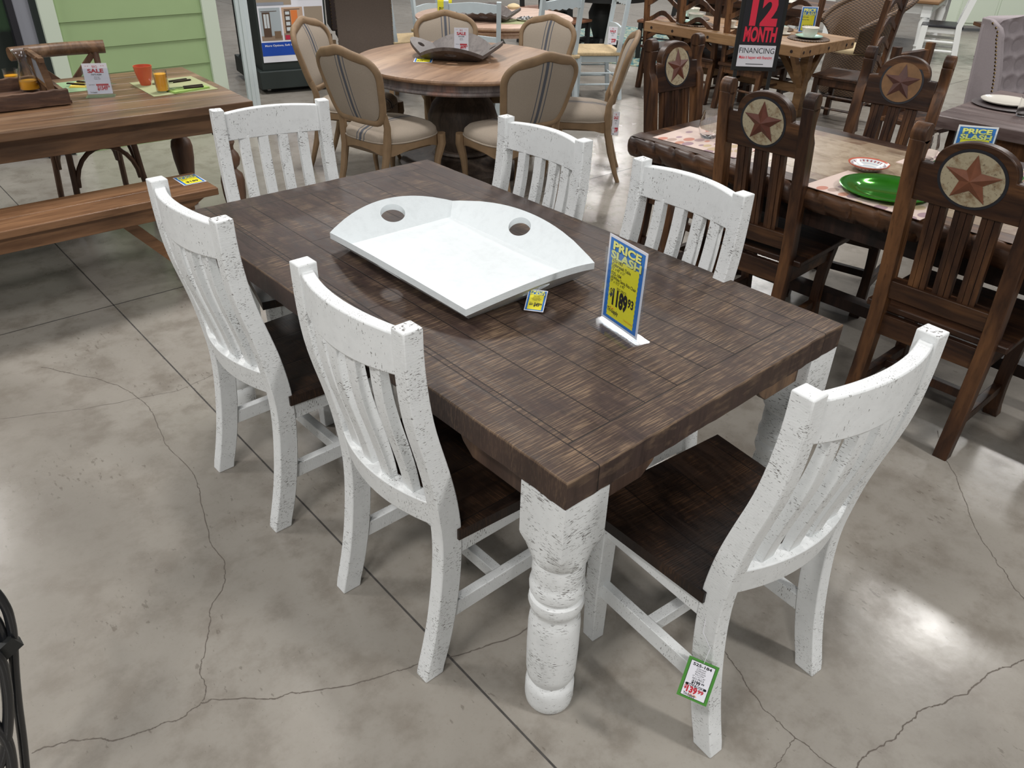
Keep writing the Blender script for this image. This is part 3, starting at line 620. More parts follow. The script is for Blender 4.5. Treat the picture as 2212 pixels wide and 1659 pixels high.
# carved dust etc: bright crumbs on the floor
# ================================================================== star-back dining set
ST = thing('dining_table', 'dark rustic dining table with beige stone inlay top among the star-back chairs', 'table', (1.90, -.45, 0))
def carved_top(hx, hy, zt, th):
    mb = MB(); per = 2 * (2 * hx + 2 * hy); n = int(per / .014); rings = []
    prof = [(-.10, 0), (-.028, 0), (-.010, -.006), (0.0, -.022), (.003, -.045), (-.002, -.070), (-.016, -.088), (-.10, -.090)]
    for i in range(n):
        s = per * i / n; u = s
        if u < 2 * hx: p = (-hx + u, -hy); nr = (0, -1)
        elif u < 2 * hx + 2 * hy: p = (hx, -hy + u - 2 * hx); nr = (1, 0)
        elif u < 4 * hx + 2 * hy: p = (hx - (u - 2 * hx - 2 * hy), hy); nr = (0, 1)
        else: p = (-hx, hy - (u - 4 * hx - 2 * hy)); nr = (-1, 0)
        c = []
        for cx, cy in ((-hx, -hy), (hx, -hy), (hx, hy), (-hx, hy)):
            d = sqrt((p[0] - cx) ** 2 + (p[1] - cy) ** 2); c.append(d)
        dn = min(c); cor = max(0, .03 - dn) / .03 * .012; k = c.index(dn); cd = Vector((-[-1, 1, 1, -1][k], -[-1, -1, 1, 1][k])).normalized()
        ring = []
        for j, (o, z) in enumerate(prof):
            ph = ((s + z * .9) / .115) % 1.0; g = math.exp(-((ph - .5) / .045) ** 2); lump = sin(pi * ph * 1.0) if False else abs(sin(pi * (ph - .5)))
            edge = 1 if 0 < j < 7 else 0
            o2 = o + edge * (.004 * lump - .017 * g); zz = z - edge * (.004 * g if j < 4 else -.003 * g)
            ring.append((p[0] + nr[0] * o2 + cd.x * cor * edge, p[1] + nr[1] * o2 + cd.y * cor * edge, zt + zz))
        rings.append(ring)
    mb.loft(rings, cap=False, closed=True)
    mb.add([(-hx + .024, -hy + .024, zt + .0004), (hx - .024, -hy + .024, zt + .0004), (hx - .024, hy - .024, zt + .0004), (-hx + .024, hy - .024, zt + .0004)], [(0, 1, 2, 3)])
    mb.add([(-hx + .05, -hy + .05, zt - .0895), (hx - .05, -hy + .05, zt - .0895), (hx - .05, hy - .05, zt - .0895), (-hx + .05, hy - .05, zt - .0895)], [(3, 2, 1, 0)])
    return mb
part('tabletop', carved_top(.46, 1.11, .76, .09), M['rusth'], ST, smooth=50)
g = MB(); g.box(-.35, .35, -1.0, 1.0, .755, .7608); part('tile_border', g, M['tiles'], ST)
g = MB(); g.box(-.27, .27, -.92, .92, .756, .7612); part('stone_inlay', g, M['stone'], ST)
for s in (-1, 1):
    g = MB(); g.box(s * .36, s * .39, -.95, .95, .59, .672); part('apron', g, M['rustblk'], ST)
    g = MB(); g.box(-.37, .37, s * .93, s * .96, .59, .672); part('apron', g, M['rustblk'], ST)
    for q in (-1, 1):
        g = MB(); g.lathe([(.05, 0), (.055, .03), (.045, .06), (.06, .10), (.065, .16), (.05, .22), (.04, .25), (.055, .28), (.066, .38), (.060, .47), (.042, .51), (.058, .54), (.058, .56), (.04, .575), (.045, .60)], 20, (s * .34, q * .88, 0)); g.box(s * .34 - .05, s * .34 + .05, q * .88 - .05, q * .88 + .05, .59, .672); part('leg', g, M['rust'], ST)
    g = MB(); g.box(-.03, .03, s * .88 - .03, s * .88 + .03, .14, .20) if False else g.box(-.30, .30, s * .88 - .03, s * .88 + .03, .13, .19); part('stretcher', g, M['rustblk'], ST)
g = MB(); g.box(-.035, .035, -.88, .88, .135, .185); part('stretcher', g, M['rustblk'], ST)

SP = [(1.11, -.055, .0), (1.0, -.042, .013), (.85, -.018, .037), (.7, .004, .059), (.55, .024, .080), (.45, .034, .090), (.40, .036, .092), (.2, .026, .076), (0, .000, .046)]
def spx(z):
    for (z1, a1, b1), (z0, a0, b0) in zip(SP, SP[1:]):
        if z0 <= z <= z1: k = (z - z0) / (z1 - z0); return a0 + (a1 - a0) * k, b0 + (b1 - b0) * k
    return SP[-1][1:]
def star_chair(deep=True):
    r = thing('star_back_chair', 'x', 'chair', (0, 0, 0), 0, 'star-back chairs around the stone inlay table'); hw = .195; pw = .045
    for s in (-1, 1):
        y0, y1 = s * hw, s * (hw - pw); p = MB(); rings = []
        zs = [0, .1, .2, .3, .4, .45, .55, .7, .85, .93, .955, .965, .985, 1.01, 1.035, 1.05, 1.06]
        for z in zs:
            a, b = spx(z); nb = {.955: .012, .965: .016, .985: .016, 1.01: .013, 1.035: .006}.get(z, 0)
            rings.append([(a, y0, z), (b - nb, y0, z), (b - nb, y1, z), (a, y1, z)])
        p.loft(rings)
        c = spx(1.075); cx = (c[0] + c[1]) / 2; n = 14
        p.prism([(cx + .031 * cos(2 * pi * i / n), 1.078 + .033 * sin(2 * pi * i / n)) for i in range(n)], 'y', y0, y1)
        part('back_leg', p, M['rust'], r, .003)
        g = MB(); rings = []
        for i in range(9):
            z = .405 * i / 8; dx = .030 * sin(pi * i / 8 * 1.0) * -1 + (.03 if i == 0 else 0) * .4; w = .024 - .004 * sin(pi * i / 8)
            rings.append([(.455 + dx - w + .01 * (i / 8), s * .175 - w, z), (.455 + dx + w + .01 * (i / 8), s * .175 - w, z), (.455 + dx + w + .01 * (i / 8), s * .175 + w, z), (.455 + dx - w + .01 * (i / 8), s * .175 + w, z)])
        g.loft(rings); part('front_leg', g, M['rust'], r, .003)
        g = MB(); g.box(.08, .45, s * .187, s * .163, .345, .425); part('side_rail', g, M['rusth'], r, .002)
        g = MB(); g.box(.05, .44, s * .185, s * .158, .115, .155); part('stretcher', g, M['rust'], r, .002)
    g = MB(); g.box(.25, .28, -.165, .165, .118, .152); part('stretcher', g, M['rust'], r, .002)
    for x0, nm in ((.455, 'front_rail'), (.058, 'back_rail')):
        g = MB(); g.box(x0, x0 + .025, -.165, .165, .34, .42); part(nm, g, M['rusth'], r, .002)
    g = MB(); g.box(.075, .525, -.225, .225, .425, .452)
    part('seat', g, M['rusth'], r, .006)
    # head board with arch
    def sheared(pts, x_of, t):
        return [[(x_of(z) - t, y, z) for y, z in pts], [(x_of(z) + t, y, z) for y, z in pts]]
    xo = lambda z: sum(spx(z)) / 2
    pts = [(-.152, .868), (.152, .868), (.152, .994)] + [(.113, .996)] + [(.113 * cos(a) , .998 + .090 * sin(a) ** .85) for a in [pi * i / 20 for i in range(1, 20)]] + [(-.113, .996), (-.152, .994)]
    g = MB(); R = sheared(pts, xo, .019); g.loft(R); hb = part('head_board', g, M['rusth'], r, .004)
    slope = atan2(xo(1.0) - xo(.8), .2); zc = .976
    for sd in (-1, 1):
        m = Matrix.Translation((xo(zc) + sd * .0195, 0, zc)) @ Matrix.Rotation(slope, 4, 'Y') @ Matrix.Rotation(sd * pi / 2, 4, 'Y')
        # local z now points outwards
        g = MB(); g.lathe([(.095, -.002), (.095, .001), (.085, .001), (.085, -.002)], 40, M=m, cap=False); part('carved_ring', g, M['ink'], hb)
        g = MB(); g.lathe([(.087, -.001), (.086, .002), (0.0001, .003)], 40, M=m); part('medallion', g, M['medal'], hb)
        g = MB(); vs = [(0, 0, .018)]
        for i in range(10):
            a = (pi if sd > 0 else 0) + pi * i / 5; rr = .081 if i % 2 == 0 else .034; vs.append((rr * cos(a), rr * sin(a), .004))
        g.add([m @ Vector(v) for v in vs], [(0, 1 + i, 1 + (i + 1) % 10) for i in range(10)] + [tuple(range(10, 0, -1))]); part('star', g, M['star'], hb, smooth=0)
    g = MB(); g.box(-.02, .02, -.152, .152, -.035, .035, Matrix.Translation((xo(.53), 0, .53)) @ Matrix.Rotation(slope, 4, 'Y')); part('lower_rail', g, M['rusth'], r, .003)
    for y in (-.076, 0, .076):
        g = MB(); z0, z1 = .56, .875
        for a, b, t in ((-.026, -.0105, .011), (-.0085, .0085, .013), (.0105, .026, .011)):
            g.loft([[(xo(z) - t, y + a, z), (xo(z) + t, y + a, z), (xo(z) + t, y + b, z), (xo(z) - t, y + b, z)] for z in (z0, .67, .78, z1)])
        g.k = 1; g.loft([[(xo(z) - .007, y - .022, z), (xo(z) + .007, y - .022, z), (xo(z) + .007, y + .022, z), (xo(z) - .007, y + .022, z)] for z in (z0, .67, .78, z1)])
        part('slat', g, [M['rust'], M['ink']], r)
    return r
SCH = star_chair(); SCH.location = (1.305, -.862, 0); SCH.scale = (1, 1.1, 1); SCH['label'] = 'star-back chair nearest the right frame edge, its red star largest of the four'
dup(SCH, (1.385, -.063, 0), radians(3), 'star-back chair with its back to us at the left near corner of the stone table')
dup(SCH, (1.965, .83, 0), radians(-92), 'star-back chair at the table end, its cream star facing us beyond the stemless glass')
c_ = dup(SCH, (2.56, -.025, 0), radians(191), 'star-back chair across the stone table, with a brown star on a tan disc')
for h_ in kids(c_):
    for k_ in kids(h_):
        if k_.name.startswith(('medallion', 'star')):
            k_.data = k_.data.copy(); k_.data.materials[0] = M['medal2'] if k_.name.startswith('medal') else M['star2']
for h_ in kids(SCH):
    for k_ in kids(h_):
        if k_.name.startswith('star'): k_.data = k_.data.copy(); k_.data.materials[0] = M['star3']

def placemat(cx, cy, w, l, rz, z, mat, label, name='placemat', group=None, th=.002):
    g = MB(); g.box(-w / 2, w / 2, -l / 2, l / 2, 0, th); o = part(name, g, M[mat], None); o.location = (cx, cy, z); o.rotation_euler = (0, 0, rz); return tag(o, label, 'placemat', group)
placemat(1.595, -.47, .32, .46, radians(-2), .7612, 'placemat', 'leaf-print placemat under the green charger plate')
placemat(1.665, .36, .30, .42, radians(4), .7612, 'placemat', 'leaf-print placemat under the stemless glass at the left table end')
placemat(2.20, -.53, .32, .44, 0, .7612, 'placemat', 'leaf-print placemat across the table under the price card')
def lathe_thing(name, label, cat, prof, mat, loc, n=40, group=None, cap=False):
    g = MB(); g.lathe(prof, n, cap=cap); o = part(name, g, M[mat], None, smooth=40); o.location = loc; return tag(o, label, cat, group)
CHP = [(.001, .004), (.095, .004), (.105, .010), (.125, .017), (.165, .021), (.170, .020), (.168, .016), (.125, .011), (.105, .003), (.09, .0), (.001, .0)]
lathe_thing('charger_plate', 'large shiny green charger plate behind the near star-back chairs', 'plate', CHP, 'charger', (1.620, -.475, .7640))
lathe_thing('charger_plate', 'green charger plate across the table, mostly behind the rightmost star chair', 'plate', CHP, 'charger', (2.12, -.60, .7640))
lathe_thing('bowl', 'small shallow bowl with blue rings and a red rim beyond the green plate', 'bowl', [(.001, .006), (.03, .006), (.055, .018), (.078, .030), (.080, .030), (.079, .026), (.055, .012), (.035, .0), (.001, .0)], 'bowlpat', (1.835, -.29, .7620))
GL = [(.030, .0), (.040, .012), (.0475, .04), (.046, .07), (.036, .115), (.0345, .115), (.0445, .07), (.046, .04), (.038, .015), (.001, .006)]
lathe_thing('stemless_glass', 'clear stemless wine glass on the leaf placemat at the left table end', 'glass', [(.001, 0)] + GL, 'glass', (1.705, .405, .7634))
lathe_thing('stemless_glass', 'clear stemless wine glass across the table in front of the brown star chair', 'glass', [(.001, 0)] + GL, 'glass', (2.16, -.37, .7634))
# napkin card corner lying by the glass
c2 = thing('sign_holder', 'blue and yellow price slash card standing behind the rightmost star chair', 'sign')
mm = frame_of((2.165, -.47, .775), (.10, -.14, 0), (.06, .04, 1)); group_card(c2, mm, .15, .155, None, None, None, [('525-152', .008, .02, .10, None, 'l', .01), ('REG PRICE:', .008, .05, .07, .05, 'l', .01), ('$1599', .02, .03, .035, .09, 'l', .04)], header_h=.33); holder(c2, mm, .15, .155)

# ================================================================== left teak table, bench, chair
A0 = (.385, 2.20); ROT = radians(-3.0)
LT = thing('dining_table', 'warm brown plank dining table with turned legs by the green wall', 'table', (A0[0], A0[1], 0), ROT)
def tl(x, y): return A0[0] + x * cos(ROT) - y * sin(ROT), A0[1] + x * sin(ROT) + y * cos(ROT)
g = MB()
for i in range(7): g.box(-2.0, 0, .0 + i * .1436, .1426 + i * .1436, .722, .762)
part('tabletop', g, M['teak'], LT, .004)
for y in (.075, .905):
    g = MB(); g.box(-1.92, -.08, y, y + .022, .615, .722); part('apron', g, M['teak'], LT, .002)
for x in (-1.93, -.10):
    g = MB(); g.box(x, x + .022, .09, .91, .615, .722); part('apron', g, M['teak'], LT, .002)
for x in (-.125, -1.88):
    for y in (.115, .885):
        g = MB(); g.box(x - .05, x + .05, y - .05, y + .05, .585, .722); g.lathe([(.048, .585), (.034, .565), (.040, .55), (.030, .53), (.030, .515), (.048, .49), (.055, .465), (.048, .435), (.030, .415), (.034, .405), (.054, .385), (.061, .35), (.058, .28), (.047, .20), (.034, .12), (.030, .095), (.042, .085), (.044, .06), (.034, .0)], 20, (x, y, 0)); part('leg', g, M['teakz'], LT)
BN = thing('bench', 'orange-brown wooden bench in front of the left table', 'bench', (.03, 1.93, 0), radians(0))
g = MB(); g.box(-1.9, 0, 0, .145, .428, .462); g.box(-1.9, 0, .147, .295, .428, .462); part('seat', g, M['bench'], BN, .004)
for y in (.035, .235):
    g = MB(); g.prism([(-1.86, .428), (-.04, .428), (-.17, .355), (-1.73, .355)], 'y', y, y + .025); part('apron', g, M['bench'], BN, .002)
for x in (-.16, -1.72):
    g = MB(); g.box(x - .05, x + .05, .04, .255, .36, .428); g.box(x - .03, x + .03, .02, .275, 0, .05)
    g.box(x - .028, x + .028, .12, .175, .05, .37); part('trestle', g, M['bench'], BN, .003)
for s, x in ((1, -.17), (-1, -1.71)):
    g = MB(); g.tube([(x, .147, .06), (x - s * .02, .147, .08), (x - s * .26, .147, .37)], .02, sq=(.035, .05)); part('brace', g, M['bench'], BN)
bc = thing('price_card', 'blue and yellow price card lying on the bench end', 'tag')
group_card(bc, frame_of((-.085, 2.045, .4645), (.10, 0, 0), (0.01, .15, 0)), .11, .14, None, None, None, [('525-161', .007, .02, .085, None, 'l', .01), ('Bench', .007, .02, .07, None, 'l', .01), ('$189', .02, .025, .03, .06, 'l', .04)], header_h=.33)

def crossback(loc, rz, label, first=None):
    if first: return dup(first, loc, rz, label)
    r = thing('cross_back_chair', label, 'chair', loc, rz, 'cross-back chairs beyond the left table')
    g = MB(); pts = [(-.03 - .03 * sin(pi * i / 12), -.245 + .49 * i / 12, .855) for i in range(13)]; g.tube(pts, .036, 12); part('top_rail', g, M['teak'], r)
    for s in (-1, 1):
        g = MB(); g.tube([(-.05, s * .19, 0), (.0, s * .18, .25), (.02, s * .178, .45), (.0, s * .185, .65), (-.035, s * .19, .86)], .017, 10); part('back_leg', g, M['teakz'], r)
        g = MB(); g.tube([(.44, s * .20, 0), (.41, s * .18, .25), (.40, s * .17, .44)], .017, 10); part('front_leg', g, M['teakz'], r)
        g = MB(); g.tube([(-.028, s * .17, .82), (0.006, 0, .66), (.02, -s * .16, .50)], .01, sq=(.012, .03)); part('cross_slat', g, M['teakz'], r)
        g = MB(); g.tube([*[(.21 + .20 * cos(a), s * .165, .22 + .20 * sin(a)) for a in [pi * k / 12 for k in range(13)]]], .012, 8); part('bentwood_brace', g, M['teakz'], r)
    for x in (.415, .0):
        g = MB(); g.tube([*[(x, .165 * cos(a), .22 + .20 * sin(a)) for a in [pi * k / 12 for k in range(13)]]], .013, 8); part('bentwood_brace', g, M['teakz'], r)
    g = MB(); n = 28; sh = [(.21 + .235 * (abs(cos(a)) ** .55) * (1 if cos(a) > 0 else -1), .215 * (abs(sin(a)) ** .6) * (1 if sin(a) > 0 else -1)) for a in [2 * pi * (i + .5) / n for i in range(n)]]
    g.prism(sh, 'z', .432, .46); part('seat', g, M['teakz'], r, .006)
    return r
CB = crossback((-.115, 3.50, 0), radians(-92), 'cross-back chair beyond the left table, top rail showing against the green wall')
crossback((-1.06, 3.50, 0), radians(-88), 'cross-back chair at the left frame edge, only its legs showing under the table', CB)

# things on the teak table (top at .762)
ZT = .7622
placemat(*[(.04 + .36) / 2, 2.735], .33, .38, radians(-2), ZT, 'matgreen', 'pale green placemat under the red cup and orange juice')
placemat(-.26, 3.0, .36, .26, radians(-2), ZT, 'matgreen2', 'green placemat under the yellow napkin beyond the sale sign')
def cup(name, label, cat, mat, prof, loc): return lathe_thing(name, label, cat, prof, mat, loc, 32)
cup('cup', 'tapered red-orange ceramic cup on the pale green placemat', 'cup', 'redcup', [(.001, 0), (.026, 0), (.034, .03), (.043, .07), (.046, .095), (.043, .095), (.040, .07), (.028, .02), (.001, .01)], (.095, 2.835, ZT + .002))
def juice_glass(label, loc, lvl=.07, h=.10, r=.033):
    t = thing('juice_glass', label, 'glass', loc)
    g = MB(); g.lathe([(.001, 0), (r - .004, 0), (r, .01), (r, h), (r - .0015, h), (r - .002, .008), (.001, .006)], 28); part('glass', g, M['thinglass'], t)
    g = MB(); g.lathe([(.001, .0065), (r - .0026, .0085), (r - .0026, lvl), (.001, lvl)], 28); part('orange_juice', g, M['juice'], t); return t
juice_glass('tall glass of orange juice on the pale green placemat', (.105, 2.625, ZT + .0022), .088, .105)
juice_glass('glass of orange juice at the left, behind the carafe', (-.45, 3.17, ZT), .055, .085, .036)
cf = thing('carafe', 'glass carafe part filled with orange juice inside the wooden caddy', 'carafe', (-.43, 2.93, ZT + .017))
g = MB(); g.lathe([(.001, 0), (.042, 0), (.047, .01), (.044, .05), (.032, .095), (.021, .13), (.022, .15), (.034, .18), (.040, .19), (.038, .19), (.031, .178), (.0205, .15), (.0195, .13), (.030, .095), (.042, .05), (.0445, .012), (.001, .006)], 32); part('glass', g, M['thinglass'], cf)
g = MB(); g.lathe([(.001, .007), (.0435, .013), (.0415, .05), (.001, .05)], 32); part('orange_juice', g, M['juice'], cf)
def napkin(loc, rz, w, l, mat, label):
    g = MB(); g.box(-w / 2, w / 2, -l / 2, l / 2, 0, .004); g.box(-w / 2 + .004, w / 2, -l / 2 + .004, l / 2 - .002, .0045, .008); o = part('napkin', g, M[mat], None, .0015); o.location = loc; o.rotation_euler = (0, 0, rz); tag(o, label, 'napkin')
napkin((.225, 2.60, ZT + .002), radians(8), .20, .085, 'napgreen', 'folded bright green napkin under cutlery on the pale placemat')
napkin((-.16, 2.98, ZT + .002), radians(-30), .14, .10, 'napyellow', 'folded yellow napkin under cutlery beyond the sale sign')
def cutlery(loc, rz, kind, label, dark=True):
    t = thing(kind, label, 'cutlery', loc, rz); L = .10
    g = MB(); g.loft([[(x, y * w, z + .0045) for y, z in ((-1, -.003), (1, -.003), (1, .003), (-1, .003))] for x, w in ((-.10, .007), (-.06, .008), (-.01, .006), (.0, .005))]); part('handle', g, M['rustblk' if dark else 'steel'], t)
    g = MB()
    if kind == 'spoon': g.loft([[(x, w * c, .004 + .001 * s_) for c, s_ in ((-1, -1), (1, -1), (1, 1), (-1, 1))] for x, w in ((0, .003), (.045, .003), (.055, .010), (.07, .015), (.085, .012), (.092, .002))])
    elif kind == 'fork':
        g.loft([[(x, w * c, .004 + .001 * s_) for c, s_ in ((-1, -1), (1, -1), (1, 1), (-1, 1))] for x, w in ((0, .003), (.04, .003), (.052, .010), (.058, .010))])
        for y in (-.008, -.0027, .0027, .008): g.box(.058, .09, y - .0013, y + .0013, .003, .005)
    else: g.loft([[(x, w * c, .004 + .001 * s_) for c, s_ in ((-1, -1), (1, -1), (1, 1), (-1, 1))] for x, w in ((0, .005), (.02, .009), (.09, .009), (.12, .002))])
    part('head', g, M['steel'], t)
cutlery((.20, 2.595, ZT + .0102), radians(172), 'fork', 'dark-handled fork on the bright green napkin'); cutlery((.21, 2.625, ZT + .0102), radians(176), 'knife', 'dark-handled knife on the bright green napkin')
cutlery((.215, 2.83, ZT + .0022), radians(186), 'spoon', 'dark-handled spoon behind the red cup'); cutlery((.225, 2.80, ZT + .0022), radians(186), 'spoon', 'dark-handled spoon nearer the orange juice glass')
cutlery((-.17, 2.95, ZT + .0102), radians(-50), 'fork', 'dark-handled fork on the yellow napkin'); cutlery((-.115, 2.97, ZT + .0102), radians(-50), 'knife', 'dark-handled knife on the yellow napkin, partly behind the sale sign')
def sale_card(label, m, w, h, price, parent=None, small=True, cat='sign', name='sale_sign', stand=True):
    r = thing(name, label, cat)
    b = MB(); b.box(0, w, 0, h, -.0014, 0); cd_ = part('card', b, M['paper'], r); cd_.matrix_local = m
    red = [('BIG', h * .075, w * .5, h * .86, w * .2, 'c'), ('SALE', h * .12, w * .5, h * .70, w * .64, 'c', .04), ('$' + price, h * .13, w * .42, h * .13, w * .42, 'l', .05), ('99', h * .06, w * .84, h * .20, w * .10, 'l', .03), ('* *', h * .05, w * .12, h * .88, w * .14, 'l'), ('* *', h * .05, w * .74, h * .88, w * .14, 'l')]
    lt = letters(red, .0005); rect(lt, w * .40, w * .90, h * .27, h * .33, .0005)
    part('red_lettering', lt, M['red'], cd_, smooth=0)
    part('lettering', letters([('7WTI-4284', h * .05, w * .5, h * .61, w * .42, 'c', .02), ('Dining', h * .035, w * .5, h * .54, w * .2, 'c'), ('Table Set', h * .035, w * .5, h * .48, w * .26, 'c'), ('REG PRICE', h * .03, w * .12, h * .29, w * .22, 'l'), ('Tri-Supply', h * .04, w * .10, h * .04, w * .28, 'l', .02)], .0005), M['ink'], cd_, smooth=0)
    if stand: holder(r, m, w, h, .07)
    return r
sale_card('white BIG SALE card in an acrylic stand on the left teak table', frame_of((-.225, 2.725, ZT + .0125), (.12, -.055, 0), (0, .03, 1)), .112, .142, '1549')

# rustic caddy on the left table
CD = thing('wooden_caddy', 'rough dark timber caddy with a framed slate at its end, on the left table', 'caddy', (-.34, 2.62, ZT + .001), radians(-3))
def rough(mb, x0, x1, y0, y1, z0, z1, n=22, seed=1):
    rn = random.Random(seed); rings = []
    for i in range(n + 1):
        x = x0 + (x1 - x0) * i / n; a = rn.uniform(-.004, .004); b = rn.uniform(-.004, .003)
        rings.append([(x, y0 + a, z0), (x, y1, z0), (x, y1, z1 + b), (x, y0 + a * .4, z1 + b), (x, y0 - .003 + a, (z0 + z1) / 2 + b)])
    mb.loft(rings)
g = MB(); g.box(-.62, .012, .02, .36, .0, .012); part('base', g, M['caddy'], CD)
g = MB(); rough(g, -.64, .0, -.018, .016, .004, .070); part('front_board', g, M['caddy'], CD)
g = MB(); rough(g, -.64, .0, .37, .40, .004, .070, seed=4); part('back_board', g, M['caddy'], CD)
g = MB(); g.box(-.02, .0, .016, .37, .012, .055); part('end_board', g, M['caddy'], CD)
for y in (.09, .31):
    g = MB(); g.tube([(-.05, y, .012), (-.055, y, .10), (-.07, y, .205)], .01, sq=(.030, .022)); part('upright', g, M['teak'], CD)
for z, x in ((.195, -.068), (.07, -.054)):
    g = MB(); g.box(x - .011, x + .011, .04 if z > .1 else .09, .36 if z > .1 else .31, z - .010, z + .010); part('crossbar', g, M['teak'], CD)
g = MB(); g.box(-.066, -.058, .10, .30, .08, .186); part('slate_panel', g, M['slate'], CD)
g = MB(); g.lathe([(.001, 0), (.016, .004), (.026, .018), (.028, .028), (.022, .042), (.008, .052), (.001, .054)], 16); o = part('lemon', g, M['yellow'], None, loc=(-.66, 2.76, ZT + .0135)); tag(o, 'yellow lemon in the caddy at the left frame edge', 'lemon')

# ================================================================== green wall, door, posts, kiosk
def y_box(n, x0, x1, y0, y1, z0, z1, mat, bev=0): g = MB(); g.box(x0, x1, y0, y1, z0, z1); return struct(n, g, M[mat], bev)
g = MB()
for i in range(14):
    z = .0 + i * .171; g.prism([(4.565, z), (4.550, z), (4.557, z + .172), (4.565, z + .172)], 'x', .17, 1.16)
g.box(.10, 1.24, 4.565, 4.70, 0, 2.4)
struct('wall_back', g, M['siding'], smooth=0, label='light green lap siding wall section with pale trim')
y_box('trim_1', .075, .172, 4.528, 4.568, 0, 2.4, 'trimgreen'); y_box('trim_2', 1.155, 1.262, 4.528, 4.72, 0, 2.4, 'trimgreen')
dr = MB(); dr.box(-1.6, -.10, 4.62, 4.66, .05, 2.4); struct('window_1', dr, m_fabric_bg('dark_green_glass_painted_reflection', (0.008, 0.014, 0.010), (0.035, 0.075, 0.035), 1.6), label='dark green glass of the sliding door left of the green wall')  # lighter green blotches are reflections painted into the glass colour
y_box('trim_3', -.10, -.06, 4.56, 4.66, 0, 2.4, 'ink'); y_box('trim_4', -.06, .035, 4.575, 4.66, 0, 2.4, 'greyframe'); y_box('trim_5', .035, .075, 4.56, 4.64, 0, 2.4, 'darkgreen')
p = MB(); p.box(-.045, .045, -.045, .045, 0, 2.4); p.box(-.016, .016, -.053, -.044, 0, 2.4); p.box(-.053, -.044, -.016, .016, 0, 2.4); p.box(-.060, .060, -.060, .060, 0, .03)
o = part('porch_post', p, M['postwhite'], None, .003); o.location = (1.515, 4.66, 0); o.rotation_euler = (0, 0, radians(-25)); tag(o, 'square white porch post right of the green wall', 'post')
def kiosk(label, loc, rz, poster):
    r = thing('display_kiosk', label, 'display stand', loc, rz)
    g = MB(); g.box(-.06, .66, -.03, .95, .045, .20); part('base', g, M['darkgreen'], r, .006)
    g = MB(); g.box(-.02, .62, .02, .90, .20, 2.2); part('panel', g, M['darkgreen'] if poster else M['black'], r, .004)
    for x in (.03, .57):
        for y in (.08, .80):
            g = MB(); g.lathe([(.001, -.012), (.020, -.012), (.020, .012), (.001, .012)], 16, M=Matrix.Translation((x, y, .022)) @ Matrix.Rotation(pi / 2, 4, 'Y')); g.box(x - .016, x + .016, y - .006, y + .006, .022, .047); part('caster', g, M['steel'], r)
    return r
KR = radians(-12)
K1 = kiosk('tall black display stand on casters with a poster of sliding barn doors', (2.05, 5.52, 0), KR, True)
pm = frame_of(Vector((2.05, 5.52, 0)) + Matrix.Rotation(KR, 3, 'Z') @ Vector((.0, .012, .27)), Matrix.Rotation(KR, 3, 'Z') @ Vector((1, 0, 0)), (0, 0, 1))
PO = thing('barn_door_poster', 'white poster of barn door photos with a blue band on the black display stand', 'poster')
def pr(name, rects, mat, z):
    g = MB()
    for q in rects: rect(g, *q, z)
    o = part(name, g, mat if not isinstance(mat, str) else M[mat], PO, smooth=0); o.matrix_local = pm; return o
g = MB(); g.box(0, .60, 0, 1.5, -.004, 0); part('board', g, M['paper'], PO).matrix_local = pm
P_ = lambda n, c: plain(n, c, .4)
pr('blue_band', [(0, .60, .055, .170)], P_('poster_deep_blue', (.012, .07, .42)), .001)
pr('photo_background', [(.012, .20, .185, .455)], P_('poster_pale_blue', (.42, .47, .50)), .001)
pr('photo_background', [(.215, .405, .185, .455)], P_('poster_tan', (.55, .38, .27)), .001)
pr('photo_background', [(.42, .59, .185, .455), (.0, .31, .475, 1.5)], P_('poster_floor_brown', (.36, .29, .22)), .001)
pr('photo_floor', [(.012, .20, .185, .225), (.215, .30, .185, .24)], P_('poster_floor', (.30, .22, .16)), .0015)
pr('photo_door', [(.035, .105, .215, .42), (.025, .17, .425, .430), (.235, .29, .24, .43), (.235, .38, .435, .44)], P_('poster_dark_door', (.10, .06, .04)), .002)
pr('photo_glass', [(.047, .068, .29, .405), (.073, .094, .29, .405), (.245, .282, .26, .29), (.245, .282, .305, .335), (.245, .282, .35, .38), (.245, .282, .395, .42)], P_('poster_glass', (.62, .66, .68)), .0025)
pr('photo_door', [(.295, .355, .235, .43)], P_('poster_orange', (.75, .22, .06)), .002)
pr('photo_sofa', [(.225, .34, .187, .225)], P_('poster_red', (.50, .03, .07)), .003)
pr('photo_chair', [(.13, .19, .20, .262)], P_('poster_chair', (.20, .13, .08)), .002)
pr('photo_sofa', [(.10, .20, .56, .85)], P_('poster_purple', (.20, .16, .32)), .002)
pr('photo_sofa', [(.165, .30, .57, .66), (.20, .30, .66, .75)], P_('poster_grey', (.55, .56, .60)), .003)
pr('photo_rug', [(0, .24, .475, .50)], P_('poster_rug', (.30, .32, .37)), .002)
q = part('lettering', letters([('More Options, Soft Close, Handles and Rail C', .016, .03, .135, .54, 'l', .02)], .002), M['paper'], PO, smooth=0); q.matrix_local = pm
pr('fine_print', [(.345, .545, .663, .669), (.355, .475, .643, .649), (.345, .515, .603, .609), (.345, .545, .563, .569), (.38, .51, .512, .517)], P_('poster_fine_print', (.22, .23, .27)), .002)
K2 = kiosk('tall plain black display panel behind the white porch post', (1.16, 6.50, 0), radians(-10), False)
